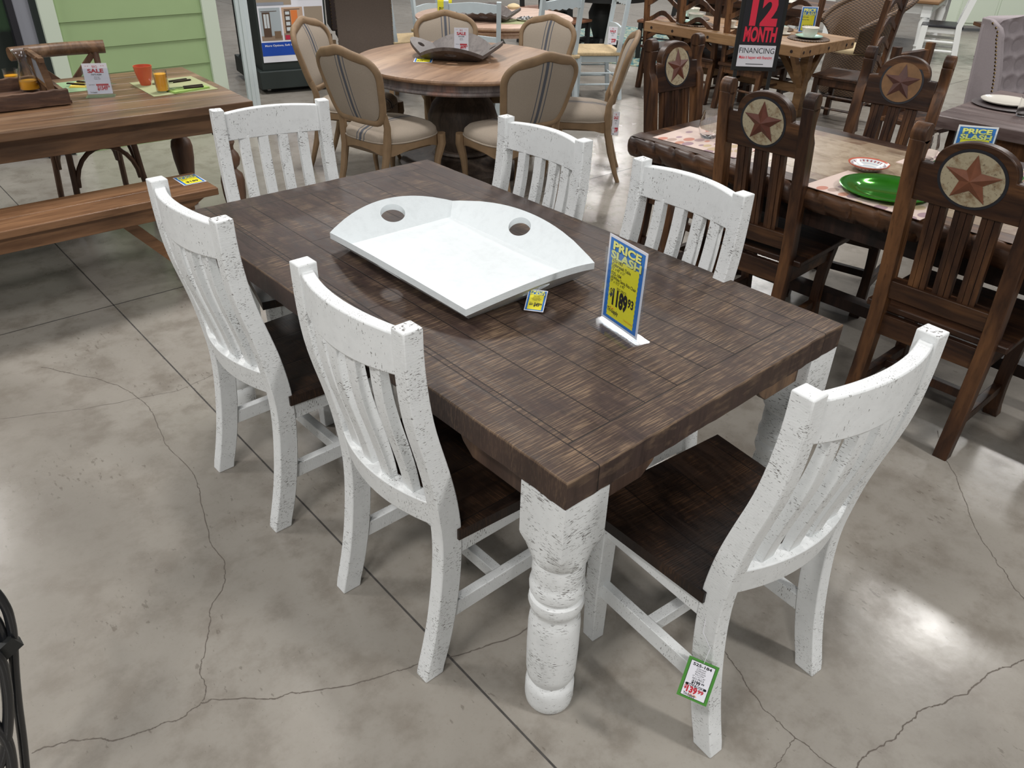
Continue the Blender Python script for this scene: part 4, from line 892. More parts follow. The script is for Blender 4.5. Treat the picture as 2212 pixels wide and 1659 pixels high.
# ================================================================== round table and french chairs
RC = (2.10, 2.68)
RT = thing('round_pedestal_table', 'round bleached-top pedestal table with a fat dark urn base', 'table', (*RC, 0), radians(25))
g = MB(); g.lathe([(.001, .690), (.695, .690), (.708, .698), (.712, .708), (.708, .718), (.698, .722), (.001, .722)], 96); part('tabletop', g, M['roundtop'], RT)
g = MB(); g.lathe([(.655, .690), (.655, .648), (.672, .644), (.676, .632), (.668, .622), (.62, .622), (.62, .69)], 96, cap=False); part('skirt', g, M['greyskirt'], RT)
g = MB(); g.lathe([(.20, .69), (.165, .66), (.155, .60), (.135, .55), (.15, .51), (.21, .44), (.24, .36), (.235, .29), (.215, .22), (.175, .16), (.165, .145), (.19, .14), (.20, .125), (.185, .11), (.001, .11)], 56); part('urn', g, M['urn'], RT)
g = MB(); g.lathe([(.001, .0), (.44, .0), (.44, .05), (.40, .065), (.30, .075), (.22, .10), (.21, .11), (.001, .11)], 48); part('plinth', g, M['urn'], RT)
def cl_spline(pts, n=6):
    P = [Vector(p) for p in pts]; N = len(P); out = []
    for i in range(N):
        a, b, c, d = P[i - 1], P[i], P[(i + 1) % N], P[(i + 2) % N]
        for k in range(n):
            t = k / n; out.append(.5 * ((2 * b) + (c - a) * t + (2 * a - 5 * b + 4 * c - d) * t * t + (3 * b - a - 3 * c + d) * t ** 3))
    return out
def french(): 
    r = thing('upholstered_dining_chair', 'x', 'chair', (0, 0, 0), 0, 'striped linen chairs around the round table')
    def bx(z): return .075 - (z - .46) * .29
    def cur_(y): return -.035 * (1 - (y / .26) ** 2)
    out = []
    def wz(z): return .188 + (.250 - .188) * min(1, max(0, (z - .47) / .33))
    def arc(cy, cz, r_, a0, a1, n): return [(cy + r_ * cos(a0 + (a1 - a0) * k / n), cz + r_ * sin(a0 + (a1 - a0) * k / n)) for k in range(n + 1)]
    half = [(0, .520)] + arc(.150, .560, .040, -pi / 2, -.18, 5) + [(wz(z), z) for z in (.60, .65, .70, .75)] + arc(.150, .785, .100, .05, pi / 2 - .12, 7) + [(.11, .893), (.06, .904), (.025, .917), (0, .921)]
    out = half + [(-y, z) for y, z in half[-2:0:-1]]
    pts = [Vector((bx(z) + cur_(y), y, z)) for y, z in out]
    L_ = [0]
    for a, b in zip(pts, pts[1:] + pts[:1]): L_.append(L_[-1] + (b - a).length)
    N = 64; ev = []
    for k in range(N):
        t = L_[-1] * k / N; q = max(m_ for m_ in range(len(pts)) if L_[m_] <= t); ev.append(pts[q].lerp(pts[(q + 1) % len(pts)], (t - L_[q]) / (L_[q + 1] - L_[q])))
    for _ in range(2): ev = [(ev[k - 1] + ev[k] * 2 + ev[(k + 1) % N]) / 4 for k in range(N)]
    pts = ev; g = MB(); rings = []; cur = cur_
    for i, p in enumerate(pts):
        c = Vector((0, 0, .71)); t = (pts[(i + 1) % N] - pts[i - 1]).normalized(); o = Vector((.28, 0, 1)).cross(t) if False else (p - Vector((bx(p.z), 0, .71))); o = (o - t * o.dot(t)).normalized(); q = t.cross(o)
        w = .020 + (.007 if p.z > .88 else 0); d = .018
        rings.append([p + o * (w * a) + q * (d * b) for a, b in ((1, 0), (.72, .75), (0, 1), (-.72, .8), (-1, .5), (-1, -.5), (-.72, -.8), (0, -1), (.72, -.75))])
    g.loft(rings, cap=False, closed=True); part('back_frame', g, M['oak'], r, smooth=60)
    # carved crest
    g = MB()
    for i in range(7):
        y = -.045 + .015 * i; g.lathe([(.001, -.006), (.008, -.003), (.009, .003), (.001, .010)], 8, (bx(.915) + cur(y) + .008, y, .926 - abs(y) * .25)) 
    part('carved_crest', g, M['oak'], r)
    for sd, th, nm in ((1, .022, 'front_upholstery'), (-1, .010, 'rear_upholstery')):
        def pad(u, v):
            a = 2 * pi * u; rr = v; pt = pts[int(u * N) % N]; c = Vector((bx(.71) + cur(0), 0, .71)); p = c.lerp(pt, rr * .93); puff = th * (1 - rr ** 4); return (p.x + cur(p.y) * 0 + sd * (.008 + puff) + (cur(p.y) - (cur(pt.y) * rr + cur(0) * (1 - rr))) , p.y, p.z)
        g = MB(); g.grid(pad, N, 8); part(nm, g, M['linen'], r, smooth=60)
    for s in (-1, 1):
        g = MB(); g.tube([(-.045, s * .175, 0), (-.02, s * .178, .06), (.025, s * .18, .2), (.055, s * .182, .34), (.06, s * .19, .42), (.060, s * .197, .50), (.036, s * .203, .58)], [.014, .016, .021, .024, .025, .021, .016], 10); part('back_leg', g, M['oak'], r)
        g = MB(); g.tube([(.475, s * .205, 0), (.462, s * .20, .03), (.450, s * .198, .12), (.462, s * .205, .24), (.485, s * .218, .34), (.480, s * .218, .40)], [.014, .013, .016, .023, .030, .030], 10); part('front_leg', g, M['oak'], r)
    n = 40; sh = []
    for i in range(n):
        a = 2 * pi * i / n; c, s_ = cos(a), sin(a); wx = .245; wy = .25 if c > 0 else .22 + .03 * (1 + c)
        sh.append((.265 + wx * abs(c) ** .62 * (1 if c > 0 else -1), wy * abs(s_) ** .62 * (1 if s_ > 0 else -1), a))
    g = MB(); g.loft([[(x, y, .345 + .018 * cos(4 * a)) for x, y, a in sh], [(x * 1.0, y, .40) for x, y, a in sh], [(.265 + (x - .265) * .97, y * .97, .405) for x, y, a in sh]]); part('seat_frame', g, M['oak'], r, smooth=40)
    g = MB(); g.loft([[(.265 + (x - .265) * k, y * k, z) for x, y, a in sh] for k, z in ((.98, .398), (1.0, .415), (.985, .437), (.90, .458), (.70, .473), (.4, .480), (.05, .482))]); part('seat_cushion', g, M['linen'], r, smooth=60)
    g = MB(); g.tube([(x * 1.0, y * 1.005, .406) for x, y, a in sh], .005, 6, closed=True); part('piping', g, M['linen'], r)
    return r
FC = french()
def place_f(loc, face, label, zs=None):
    return dup(FC, (*loc, 0), atan2(face[1], face[0]), label, None, zs)
FC.location = (1.10, 2.42, 0); FC.rotation_euler = (0, 0, atan2(.16, .98)); FC['label'] = 'striped linen chair with its back to us, left near side of the round table'
place_f((1.86, 1.70), (.12, .99), 'striped linen chair with its back to us, right near side of the round table')
place_f((2.83, 1.93), (-.68, .73), 'striped linen chair seen side-on with a white tag, right of the round table')
place_f((3.10, 2.93), (-.97, -.24), 'striped linen chair facing us at the far right of the round table', (.95, .95, .95))
place_f((2.62, 3.53), (-.50, -.86), 'striped linen chair facing us behind the grey tray on the round table', (.94, .94, .94))
place_f((1.42, 3.38), (.57, -.82), 'striped linen chair at the far left of the round table by the display stand')
tray('serving_tray', 'dark grey-brown flared tray with oval handles on the round table', 'tray', M['greytray'], .31, .31, .05, .028, .155, .10, .02, (2.12, 2.765, .728), radians(42), .034)
sale_card('white BIG SALE card standing in the grey tray on the round table', frame_of((2.115, 2.785, .754), (.085, -.075, 0), (.02, .02, 1)), .095, .145, '699', stand=False)
yc = thing('price_tag', 'yellow and blue price tag lying on the round table before the grey tray', 'tag')
group_card(yc, frame_of((1.76, 2.76, .7245), (.08, -.07, .0), (.10, .10, .005)), .12, .12, None, None, None, [('$49', .02, .02, .03, .04, 'l', .04)])
sale_card('small white sale tag hanging on the side-on linen chair', frame_of((2.70, 1.845, .31), (.035, -.03, 0), (0, 0, 1)), .045, .15, '199', cat='tag', name='sale_tag', stand=False)

# ================================================================== generic ladder-back chairs
def ladder(name, label, mat, seatmat, group, H=.9, nsl=3, wavy=.03, lean=.10, w=.21, seat_z=.42, seat_d=.42, turned=False, zlo=.55, sw=.035, pr_=.018, bulge=0.0, scal=False):
    r = thing(name, label, 'chair', (0, 0, 0), 0, group)
    def bx(z): return .05 - max(0, z - seat_z) * lean - max(0, seat_z - z) * .12
    for s in (-1, 1):
        g = MB(); g.tube([(bx(z), s * w, z) for z in (0, .15, .3, seat_z, .6, .75, H)], pr_, sq=(pr_ * 1.9, pr_ * 2.1)) if not turned else g.tube([(bx(z), s * w, z) for z in (0, .15, .3, seat_z, .6, .75, H)], pr_, 8)
        part('back_leg', g, mat, r)
        g = MB(); g.tube([(seat_d, s * w, 0), (seat_d, s * w, seat_z - .01)], pr_, sq=(pr_ * 2, pr_ * 2)); part('front_leg', g, mat, r)
        for z in (.14, .24): 
            g = MB(); g.tube([(bx(z), s * w, z), (seat_d, s * w, z)], pr_ * .5, 6); part('stretcher', g, mat, r)
    for x in (.03, seat_d):
        g = MB(); g.tube([(x, -w, .19), (x, w, .19)], pr_ * .5, 6); part('stretcher', g, mat, r)
    for i in range(nsl):
        z = zlo + (H - .05 - zlo) * i / max(1, nsl - 1); g = MB(); rings = []
        for k in range(21):
            y = -w + 2 * w * k / 20; u = y / w; dz = wavy * cos(pi * u) * .9 * (.35 if scal else 1); x = bx(z) - bulge * (1 - u * u); hh = sw * .5
            dl = dz if not scal else -dz * .6 + .007 * cos(6 * pi * u)
            rings.append([(x - .01, y, z - hh + dl), (x + .01, y, z - hh + dl), (x + .01, y, z + hh + dz), (x - .01, y, z + hh + dz)])
        g.loft(rings); part('slat', g, mat, r)
    g = MB(); g.box(.0, seat_d + .04, -w - .03, w + .03, seat_z - .025, seat_z + .004); part('seat', g, seatmat, r, .008)
    g = MB(); g.box(.03, seat_d + .01, -w, w, seat_z - .085, seat_z - .024); part('seat_rail', g, mat, r, .003)
    return r
# blue grey set round the second table
BT = (3.98, 4.55)
B2 = thing('round_pedestal_table', 'round pinkish-topped table with stepped edge among the pale blue chairs', 'table', (*BT, 0))
g = MB(); g.lathe([(.001, .615), (.73, .615), (.75, .630), (.75, .645), (.74, .65), (.001, .65)], 64); part('tabletop', g, M['pinktop'], B2)
g = MB(); g.lathe([(.68, .615), (.70, .600), (.70, .588), (.67, .575), (.67, .55), (.62, .55), (.62, .615)], 64, cap=False); part('skirt', g, M['pinktop'], B2)
g = MB(); g.lathe([(.35, 0), (.35, .04), (.15, .09), (.08, .16), (.13, .26), (.14, .36), (.08, .46), (.12, .55), (.16, .615)], 32); part('pedestal', g, M['blue'], B2)
LB = ladder('ladder_back_chair', 'pale blue ladder-back chair with its back to us behind the grey tray', M['blue'], M['rushseat'], 'pale blue ladder-back chairs around the second round table', H=.90, nsl=2, wavy=.022, w=.215, sw=.07, zlo=.60, scal=True, lean=.12)
LB.location = (3.10, 3.80, 0); LB.rotation_euler = (0, 0, radians(48))
dup(LB, (3.93, 3.60, 0), radians(84), 'pale blue ladder-back chair with its back to us, right of the pink-topped round table')
dup(LB, (4.74, 3.64, 0), radians(148), 'pale blue ladder-back chair seen side-on with a tag, woven rush seat showing')
dup(LB, (3.16, 5.25, 0), radians(-12), 'pale blue ladder-back chair beside the tall brown upholstered chair')
dup(LB, (3.98, 5.68, 0), radians(-72), 'pale blue ladder-back chair beyond the pink-topped table, left of its price card')
tray('serving_tray', 'dark flared tray on the pink-topped round table', 'tray', M['greytray'], .31, .31, .05, .028, .155, .10, .02, (3.78, 4.42, .656), radians(42), .034)
placemat(3.95, 4.12, .42, .30, radians(-40), .6505, 'matgreen', 'pale green placemat on the pink-topped round table')
y2 = thing('price_card', 'yellow 1379 price card standing on the pink-topped table', 'sign')
m_ = frame_of((3.36, 4.62, .660), (.09, -.07, 0), (0, 0.02, 1)); b = MB(); b.box(0, .13, 0, .17, -.001, 0); part('card', b, M['yellow'], y2).matrix_local = m_
part('lettering', letters([('$1379', .045, .012, .05, .09, 'l', .04), ('99', .025, .104, .072, .02, 'l', .03)], .001), M['ink'], y2, smooth=0).matrix_local = m_; holder(y2, m_, .13, .17, .06)
pl = thing('plate', 'white plate with dark speckled napkin on the pink-topped table', 'plate', (4.02, 4.16, .653)); g = MB(); g.lathe([(.001, .004), (.06, .004), (.085, .014), (.083, .010), (.06, 0), (.001, 0)], 28, cap=False); part('dish', g, M['cream'], pl)
g = MB(); g.grid(lambda u, v: ((u - .5) * .12, (v - .5) * .10, .016 + .02 * abs(sin(u * 9)) * abs(cos(v * 5))), 14, 10); part('speckled_napkin', g, m_fabric_bg('black_white_speckle', (.02, .02, .02), (.7, .7, .7), 60), pl, solid=.002)
g = MB(); g.lathe([(.001, 0), (.06, .0), (.066, .02), (.05, .035), (.02, .045), (.001, .048)], 20); o = part('bread_loaf', g, M['cushion'], None, loc=(4.50, 4.86, .6512)); tag(o, 'round golden loaf on the far side of the pink-topped table', 'bread')
sale_card('small white tag hanging on the side-on pale blue chair', frame_of((4.44, 3.50, .50), (.055, -.06, 0), (0, 0, 1)), .08, .15, '149', cat='tag', name='sale_tag', stand=False)

# brown upholstered chairs
def parsons(label, loc, rz, mat, H=1.0, tuft=False):
    r = thing('parsons_chair', label, 'chair', loc, rz)
    g = MB(); rings = []
    for i in range(13):
        z = .38 + (H - .38) * i / 12; x = -.02 - .10 * max(0, (i - 4) / 8) ** 1.6; th = .085
        rings.append([(x, -.235, z), (x + th, -.235, z), (x + th, .235, z), (x, .235, z)])
    g.loft(rings); part('backrest', g, mat, r, .014)
    g = MB(); g.box(.06, .50, -.235, .235, .28, .40); g.grid(lambda u, v: (.065 + .43 * u, -.23 + .46 * v, .40 + .07 * (sin(pi * min(1, max(0, u))) * sin(pi * v)) ** .4), 12, 12); part('seat', g, mat, r, .0)
    for x in (.0, .45):
        for y in (-.20, .20):
            g = MB(); g.tube([(x, y, 0), (x, y, .29)], .02, sq=(.036, .036)); part('leg', g, M['oak'], r)
    g = MB()
    for s in (-1, 1):
        for i in range(20):
            z = .42 + (H - .46) * i / 19; x = -.02 - .10 * max(0, ((z - .38) / (H - .38) * 12 - 4) / 8) ** 1.6
            g.lathe([(.001, .003), (.0045, .002), (.006, 0)], 6, M=Matrix.Translation((x + .012, s * .2362, z)) @ Matrix.Rotation(-s * pi / 2, 4, 'X'))
    part('nailhead_trim', g, M['brass'], r)
    return r
parsons('tall brown upholstered chair with its flat back to us beyond the round table', (2.58, 4.62, 0), radians(50), M['brownfab'], 1.12)
parsons('dark brown upholstered chair seen side-on beyond the brown flat-backed one', (3.25, 6.35, 0), radians(-25), M['darkfab'], 1.05)

# black pedestal table and dark chairs, top middle
BK = thing('round_pedestal_table', 'black round pedestal table with a wooden top at the top edge', 'table', (6.35, 5.35, 0))
g = MB(); g.lathe([(.001, .70), (.60, .70), (.60, .735), (.001, .735)], 48); part('tabletop', g, M['harvest'], BK)
g = MB(); g.lathe([(.55, .70), (.55, .60), (.50, .60), (.50, .70)], 40, cap=False); part('skirt', g, M['black'], BK)
g = MB(); g.lathe([(.001, .06), (.10, .06), (.09, .12), (.07, .16), (.09, .22), (.14, .34), (.15, .44), (.11, .54), (.10, .62), (.12, .70)], 28); part('pedestal', g, M['black'], BK)
for k in range(4):
    a = k * pi / 2 + .4; g = MB(); g.tube([(.05 * cos(a), .05 * sin(a), .14), (.22 * cos(a), .22 * sin(a), .12), (.36 * cos(a), .36 * sin(a), .04), (.42 * cos(a), .42 * sin(a), .03)], .03, sq=(.07, .06)); part('foot', g, M['black'], BK)
DK = ladder('side_chair', 'black side chair with a reddish wooden seat, left of the black pedestal table', M['black'], M['reddark'], 'black side chairs around the black pedestal table', H=.92, nsl=3, wavy=.0, w=.20, pr_=.022)
DK.location = (5.45, 5.25, 0); DK.rotation_euler = (0, 0, radians(10))
dup(DK, (6.75, 4.45, 0), radians(110), 'black side chair with a reddish wooden seat, right of the black pedestal table')
dup(DK, (6.2, 6.4, 0), radians(-95), 'black side chair behind the black pedestal table')
g = MB(); g.box(-1.4, 1.4, -1.0, 1.0, 0, .008); o = part('area_rug', g, M['rugteal'], None, loc=(7.1, 5.6, .001), rot=(0, 0, radians(20))); tag(o, 'teal and cream patterned rug under the black pedestal table', 'rug')

# harvest table set
HV = thing('dining_table', 'honey-coloured harvest table with woven place settings behind the financing sign', 'table', (5.47, 2.74, 0))
g = MB()
for i in range(6): g.box(-.44 + i * .147, -.44 + i * .147 + .146, -.84, .84, .56, .645)
part('tabletop', g, M['harvest'], HV, .006)
g = MB()
for y in (-.83, .83):
    for x in (-.40, -.30, 0, .30, .40): g.lathe([(.001, 0), (.012, .002), (.014, 0)], 10, M=Matrix.Translation((x, y * 1.0127, .60)) @ Matrix.Rotation(pi / 2 * (1 if y < 0 else -1), 4, 'X'))
for y in (-.75, -.35, .1, .5, .75): g.lathe([(.001, 0), (.012, .002), (.014, 0)], 10, M=Matrix.Translation((-.4405, y, .60)) @ Matrix.Rotation(-pi / 2, 4, 'Y'))
part('peg', g, M['rustblk'], HV)
for y in (-.66, .66):
    g = MB(); g.tube([(0, y, .06), (0, y, .56)], .03, sq=(.075, .075)); g.tube([(-.24, y, .55), (0, y, .24)], .03, sq=(.045, .05)); g.tube([(.24, y, .55), (0, y, .24)], .03, sq=(.045, .05)); g.tube([(0, y, .24), (0, y * .55, .55)], .03, sq=(.045, .05)); g.box(-.30, .30, y - .045, y + .045, 0, .07); part('trestle', g, M['harvest'], HV)
g = MB(); g.box(-.03, .03, -.66, .66, .20, .27); part('stretcher', g, M['harvest'], HV)
RL = ladder('ladder_back_chair', 'tall rustic ladder-back chair at the left end of the harvest table, nearest the linen chair', M['rust'], M['rusth'], 'rustic ladder-back chairs around the harvest table', H=1.02, nsl=4, wavy=.045, w=.20, zlo=.52, sw=.042, pr_=.021, lean=.10, seat_z=.40)
RL.location = (5.20, 3.52, 0); RL.rotation_euler = (0, 0, radians(0))
dup(RL, (5.14, 3.05, 0), radians(-2), 'tall rustic ladder-back chair behind the leftmost star chair')
dup(RL, (5.10, 2.51, 0), radians(0), 'tall rustic ladder-back chair just left of the financing sign')
dup(RL, (5.62, 1.50, 0), radians(97), 'tall rustic ladder-back chair at the near end of the harvest table')
dup(RL, (6.02, 3.15, 0), radians(180), 'tall rustic ladder-back chair beyond the harvest table, left of its price card')
dup(RL, (6.02, 2.55, 0), radians(180), 'tall rustic ladder-back chair beyond the harvest table, right behind its price card')
def setting(i, x, y, nm, z=.6455):
    lathe_thing('woven_charger', 'round woven charger on the harvest table, ' + nm, 'placemat', [(.001, 0), (.17, 0), (.178, .006), (.165, .014), (.12, .009), (.001, .009)], 'wicker', (x, y, z), 36)
    lathe_thing('plate', 'pale aqua plate under the cream bowl, ' + nm, 'plate', [(.001, .004), (.08, .004), (.115, .016), (.113, .011), (.08, 0), (.001, 0)], 'teal', (x, y, z + .0145), 36)
    lathe_thing('bowl', 'deep cream bowl on the aqua plate, ' + nm, 'bowl', [(.001, .004), (.045, .004), (.062, .03), (.070, .07), (.074, .075), (.070, .078), (.066, .07), (.058, .03), (.045, 0), (.001, 0)], 'cream', (x, y, z + .020), 32)
def teacup(x, y, nm, z=.6455):
    lathe_thing('saucer', 'cream saucer on the harvest table, ' + nm, 'plate', [(.001, .003), (.04, .003), (.07, .012), (.069, .008), (.04, 0), (.001, 0)], 'cream', (x, y, z), 28)
    t = thing('teacup', 'cream teacup on its saucer, ' + nm, 'cup', (x, y, z + .004))
    g = MB(); g.lathe([(.001, 0), (.026, 0), (.038, .03), (.042, .058), (.039, .058), (.035, .03), (.001, .006)], 24, cap=False); part('cup_body', g, M['cream'], t)
    g = MB(); g.tube([(.038 + .02 * sin(a), 0, .032 + .018 * cos(a)) for a in [pi * k / 8 for k in range(9)]], .004, 6); part('handle', g, M['cream'], t)
setting(1, 5.28, 3.18, 'beyond the leftmost star chair'); setting(2, 5.58, 3.45, 'farthest left of the settings')
teacup(5.40, 2.86, 'left of the financing sign'); setting(3, 5.70, 2.60, 'just right of the financing sign, far side')
teacup(5.50, 2.38, 'right of the financing sign'); setting(4, 5.46, 2.10, 'near end of the table by the price card')
hc = thing('sign_holder', 'blue and yellow price slash card standing on the harvest table behind the bowls', 'sign')
mm = frame_of((5.66, 2.33, .658), (.11, -.10, 0), (.0, .03, 1)); group_card(hc, mm, .145, .21, None, None, None, [('7WTI-4283', .008, .02, .12, None, 'l', .01), ('Harvest Table', .008, .02, .10, .06, 'l', .01), ('$1299', .02, .03, .04, .09, 'l', .04)], header_h=.33); holder(hc, mm, .145, .21, .06)

# financing sign on a black stand
m12 = frame_of((4.11, 1.90, .592), (.245, -.235, 0), (0.0, 0.0, 1)) @ Matrix.Diagonal((.80, .80, .80, 1)); fs = thing('floor_sign', 'black and red 12 MONTH FINANCING sign on a black stand', 'sign')
g = MB(); g.box(-.035, .385, -.035, .80, -.022, -.004); part('frame', g, M['black'], fs).matrix_local = m12
g = MB(); g.box(0, .35, 0, .77, -.004, 0); part('panel', g, M['ink'], fs).matrix_local = m12
g = MB(); rect(g, .004, .346, .002, .190, .001); part('white_panel', g, M['paper'], fs).matrix_local = m12
for nm_, it_ in (('number_lettering', ('12', .240, .185, .372, .250, 'c', .05)), ('month_lettering', ('MONTH', .118, .180, .226, .300, 'c', .045)), ('slogan_lettering', ('Make it happen with financing.', .026, .175, .072, .31, 'c', .02))):
    part(nm_, letters([it_], .0015), M['cred'], fs, smooth=0).matrix_local = m12
part('financing_lettering', letters([('FINANCING', .048, .175, .120, .325, 'c', 0)], .0015), M['ink'], fs, smooth=0).matrix_local = m12
g = MB(); rect(g, .09, .255, .022, .028, .0015); part('small_print', g, M['ink'], fs, smooth=0).matrix_local = m12
for x in (.01, .34):
    g = MB(); g.box(x - .016, x + .016, -.745, -.03, -.022, -.004); part('stand_leg', g, M['black'], fs).matrix_local = m12
g = MB(); g.box(-.02, .37, -.748, -.730, -.20, .16); part('stand_base', g, M['black'], fs).matrix_local = m12

# second dark table behind the harvest set
D2 = thing('dining_table', 'dark reddish-brown table beyond the harvest table, white plate on it', 'table', (7.55, 3.85, 0), radians(-3))
g = MB(); g.box(-.5, .5, -.95, .95, .60, .68); part('tabletop', g, M['rusth'], D2, .006)
for x in (-.4, .4):
    g = MB(); g.box(x - .015, x + .015, -.85, .85, .50, .60); part('apron', g, M['rust'], D2)
    for y in (-.82, .82): g = MB(); g.tube([(x, y, 0), (x, y, .6)], .04, sq=(.08, .08)); part('leg', g, M['rust'], D2)
lathe_thing('plate', 'white plate on the dark table beyond the harvest table', 'plate', [(.001, .004), (.09, .004), (.13, .016), (.128, .011), (.09, 0), (.001, 0)], 'cream', (7.4, 3.45, .681), 32)

# wicker chairs
def wickerchair(label, loc, rz):
    r = thing('wicker_armchair', label, 'chair', loc, rz, 'brown wicker armchairs')
    n = 40
    def body(u, v):
        a = 2 * pi * u; z = .02 + .38 * v; k = 1.0 + .06 * sin(pi * v); return (.25 * k * cos(a) * (1.0), .27 * k * sin(a), z)
    g = MB(); g.grid(body, n, 10); g.lathe([(.001, .40), (.255, .40)], n, cap=False); part('woven_base', g, M['wicker'], r)
    def back(u, v):
        a = pi * .30 + (2 * pi - pi * .60) * u; e = abs(2 * u - 1); h = .42 + (.52 - .30 * e ** 2) * v; rr = .25 + .06 * v + .10 * v ** 3; return (rr * cos(a) - .02 * v, rr * 1.05 * sin(a), h)
    g = MB(); g.grid(back, 40, 14); part('woven_back', g, M['wicker'], r, smooth=60, solid=.018)
    g = MB(); g.tube([back(i / 40, 1) for i in range(41)], .028, 8); part('rolled_rim', g, M['wicker'], r, smooth=60)
    g = MB(); g.loft([[(rr * .22 * cos(2 * pi * i / 28), rr * .235 * sin(2 * pi * i / 28), z) for i in range(28)] for rr, z in ((1, .402), (1.03, .43), (.97, .455), (.5, .462), (.05, .463))]); part('seat_cushion', g, M['cushion'], r, smooth=60)
    return r
WK = wickerchair('brown wicker barrel chair behind the rustic chair at the near end of the harvest table', (6.75, 2.30, 0), radians(150))
dup(WK, (8.3, 4.9, 0), radians(200), 'brown wicker chair with its back to us beyond the dark table')
sale_card('small white sale tag hanging at the right of the wicker chair', frame_of((7.02, 2.02, .16), (.07, -.07, 0), (0, 0, 1)), .10, .20, '199', cat='tag', name='sale_tag', stand=False)

# white table and chairs
WT = thing('dining_table', 'white farmhouse table with turned legs and a blond top at the upper right', 'table', (10.15, 3.55, 0), radians(17))
g = MB(); g.box(-.95, .95, -.6, .6, .62, .66); part('tabletop', g, M['harvest'], WT, .01)
for y in (-.5, .5):
    g = MB(); g.box(-.85, .85, y - .015, y + .015, .50, .62); part('apron', g, M['cleanwhite'], WT)
for x in (-.83, .83):
    g = MB(); g.box(x - .015, x + .015, -.5, .5, .50, .62); part('apron', g, M['cleanwhite'], WT)
    for y in (-.48, .48):
        g = MB(); g.box(x - .055, x + .055, y - .055, y + .055, .47, .62); g.lathe([(.045, .47), (.058, .46), (.052, .44), (.062, .40), (.045, .16), (.056, .14), (.040, .11), (.05, .09), (.036, 0)], 16, (x, y, 0)); part('leg', g, M['cleanwhite'], WT)
WLC = ladder('ladder_back_chair', 'white ladder-back chair with a black seat, side-on before the white table', M['cleanwhite'], M['blackseat'], 'white chairs with black seats', H=.96, nsl=3, wavy=.0, w=.21, zlo=.58, sw=.07, pr_=.034, lean=.22, seat_z=.42)
WLC.location = (9.62, 2.42, 0); WLC.rotation_euler = (0, 0, radians(112))
dup(WLC, (8.75, 3.95, 0), radians(20), 'white ladder-back chair with a black seat, left of the white table')
g = MB(); g.tube([(0, 0, 0), (.02, 0, .45)], .02, sq=(.04, .04)); g.tube([(-.3, .3, 0), (-.28, .3, .45)], .02, sq=(.04, .04)); g.tube([(0, 0, .30), (-.28, .3, .30)], .015, sq=(.03, .03)); g.tube([(-.32, 0, 0), (-.3, 0, .45)], .02, sq=(.04, .04)); g.box(-.36, .06, -.05, .36, .45, .48)
o = part('white_stool', g, M['cleanwhite'], None, loc=(3.75, 8.35, 0)); tag(o, 'white stool at the top edge above the display stand', 'stool')

# grey wing chair
WG = thing('wing_chair', 'grey button-tufted wing chair with nailhead trim at the right', 'chair', (4.86, .16, 0), radians(-112))
def wb(u, v):
    y = -.30 + .60 * u; z = .40 + .66 * v; z += .03 * sin(pi * u) * (v ** 3); bx_ = -.02 - .09 * v
    cx = (u * 5) % 1; row = int(v * 6); cx = (u * 5 + (.5 if row % 2 else 0)) % 1; cv = (v * 6) % 1
    d = sqrt(((cx - .5) * 1.0) ** 2 + ((cv - .5) * 1.0) ** 2); t = .045 * min(1, d / .62) ** .7
    return (bx_ + .02 + t, y, z)
g = MB(); g.grid(wb, 60, 60); part('tufted_back', g, M['wing'], WG, smooth=70)
g = MB(); rings = []
for i in range(11):
    v = i / 10; z = .28 + .79 * v; x = -.09 - .09 * v; rings.append([(x - .03, -.31, z), (x + .12, -.31, z), (x + .12, .31, z), (x - .03, .31, z)])
g.loft(rings); part('back_shell', g, M['wing'], WG, .03)
for s in (-1, 1):
    g = MB(); rings = []
    for i in range(21):
        v = i / 20; z = .28 + .78 * v; dep = .20 + .06 * sin(pi * min(1, v * 1.15)) + (.22 * max(0, .42 - v) / .42); 
        if v > .9: dep *= (1 - ((v - .9) / .1) ** 2 * .5)
        x0 = -.12 - .09 * v; rings.append([(x0, s * .30, z), (x0 + dep, s * .345, z), (x0 + dep + .02, s * .33, z), (x0 + dep + .01, s * .305, z), (x0, s * .27, z)])
    g.loft(rings); part('wing', g, M['wing'], WG, .012)
    g = MB()
    for i in range(34):
        v = i / 33; z = .34 + .70 * v; vv = (z - .28) / .78; dep = .20 + .06 * sin(pi * min(1, vv * 1.15)) + (.22 * max(0, .42 - vv) / .42)
        if vv > .9: dep *= (1 - ((vv - .9) / .1) ** 2 * .5)
        x0 = -.12 - .09 * vv; k = (dep - .018) / dep; g.lathe([(.001, .004), (.006, .003), (.008, 0)], 7, M=Matrix.Translation((x0 + dep * k, s * (.30 + .045 * k + .002), z)) @ Matrix.Rotation(-s * pi / 2, 4, 'X'))
    part('nailhead_trim', g, M['brass'], WG)
g = MB(); g.box(.0, .55, -.30, .30, .26, .38); g.grid(lambda u, v: (.0 + .56 * u, -.30 + .60 * v, .38 + .09 * (max(0, sin(pi * u) * sin(pi * v))) ** .3), 12, 12); part('seat', g, M['wing'], WG, .0)
for x in (-.08, .5):
    for y in (-.26, .26): g = MB(); g.tube([(x, y, 0), (x, y, .27)], .02, 8); part('leg', g, M['rustblk'], WG)

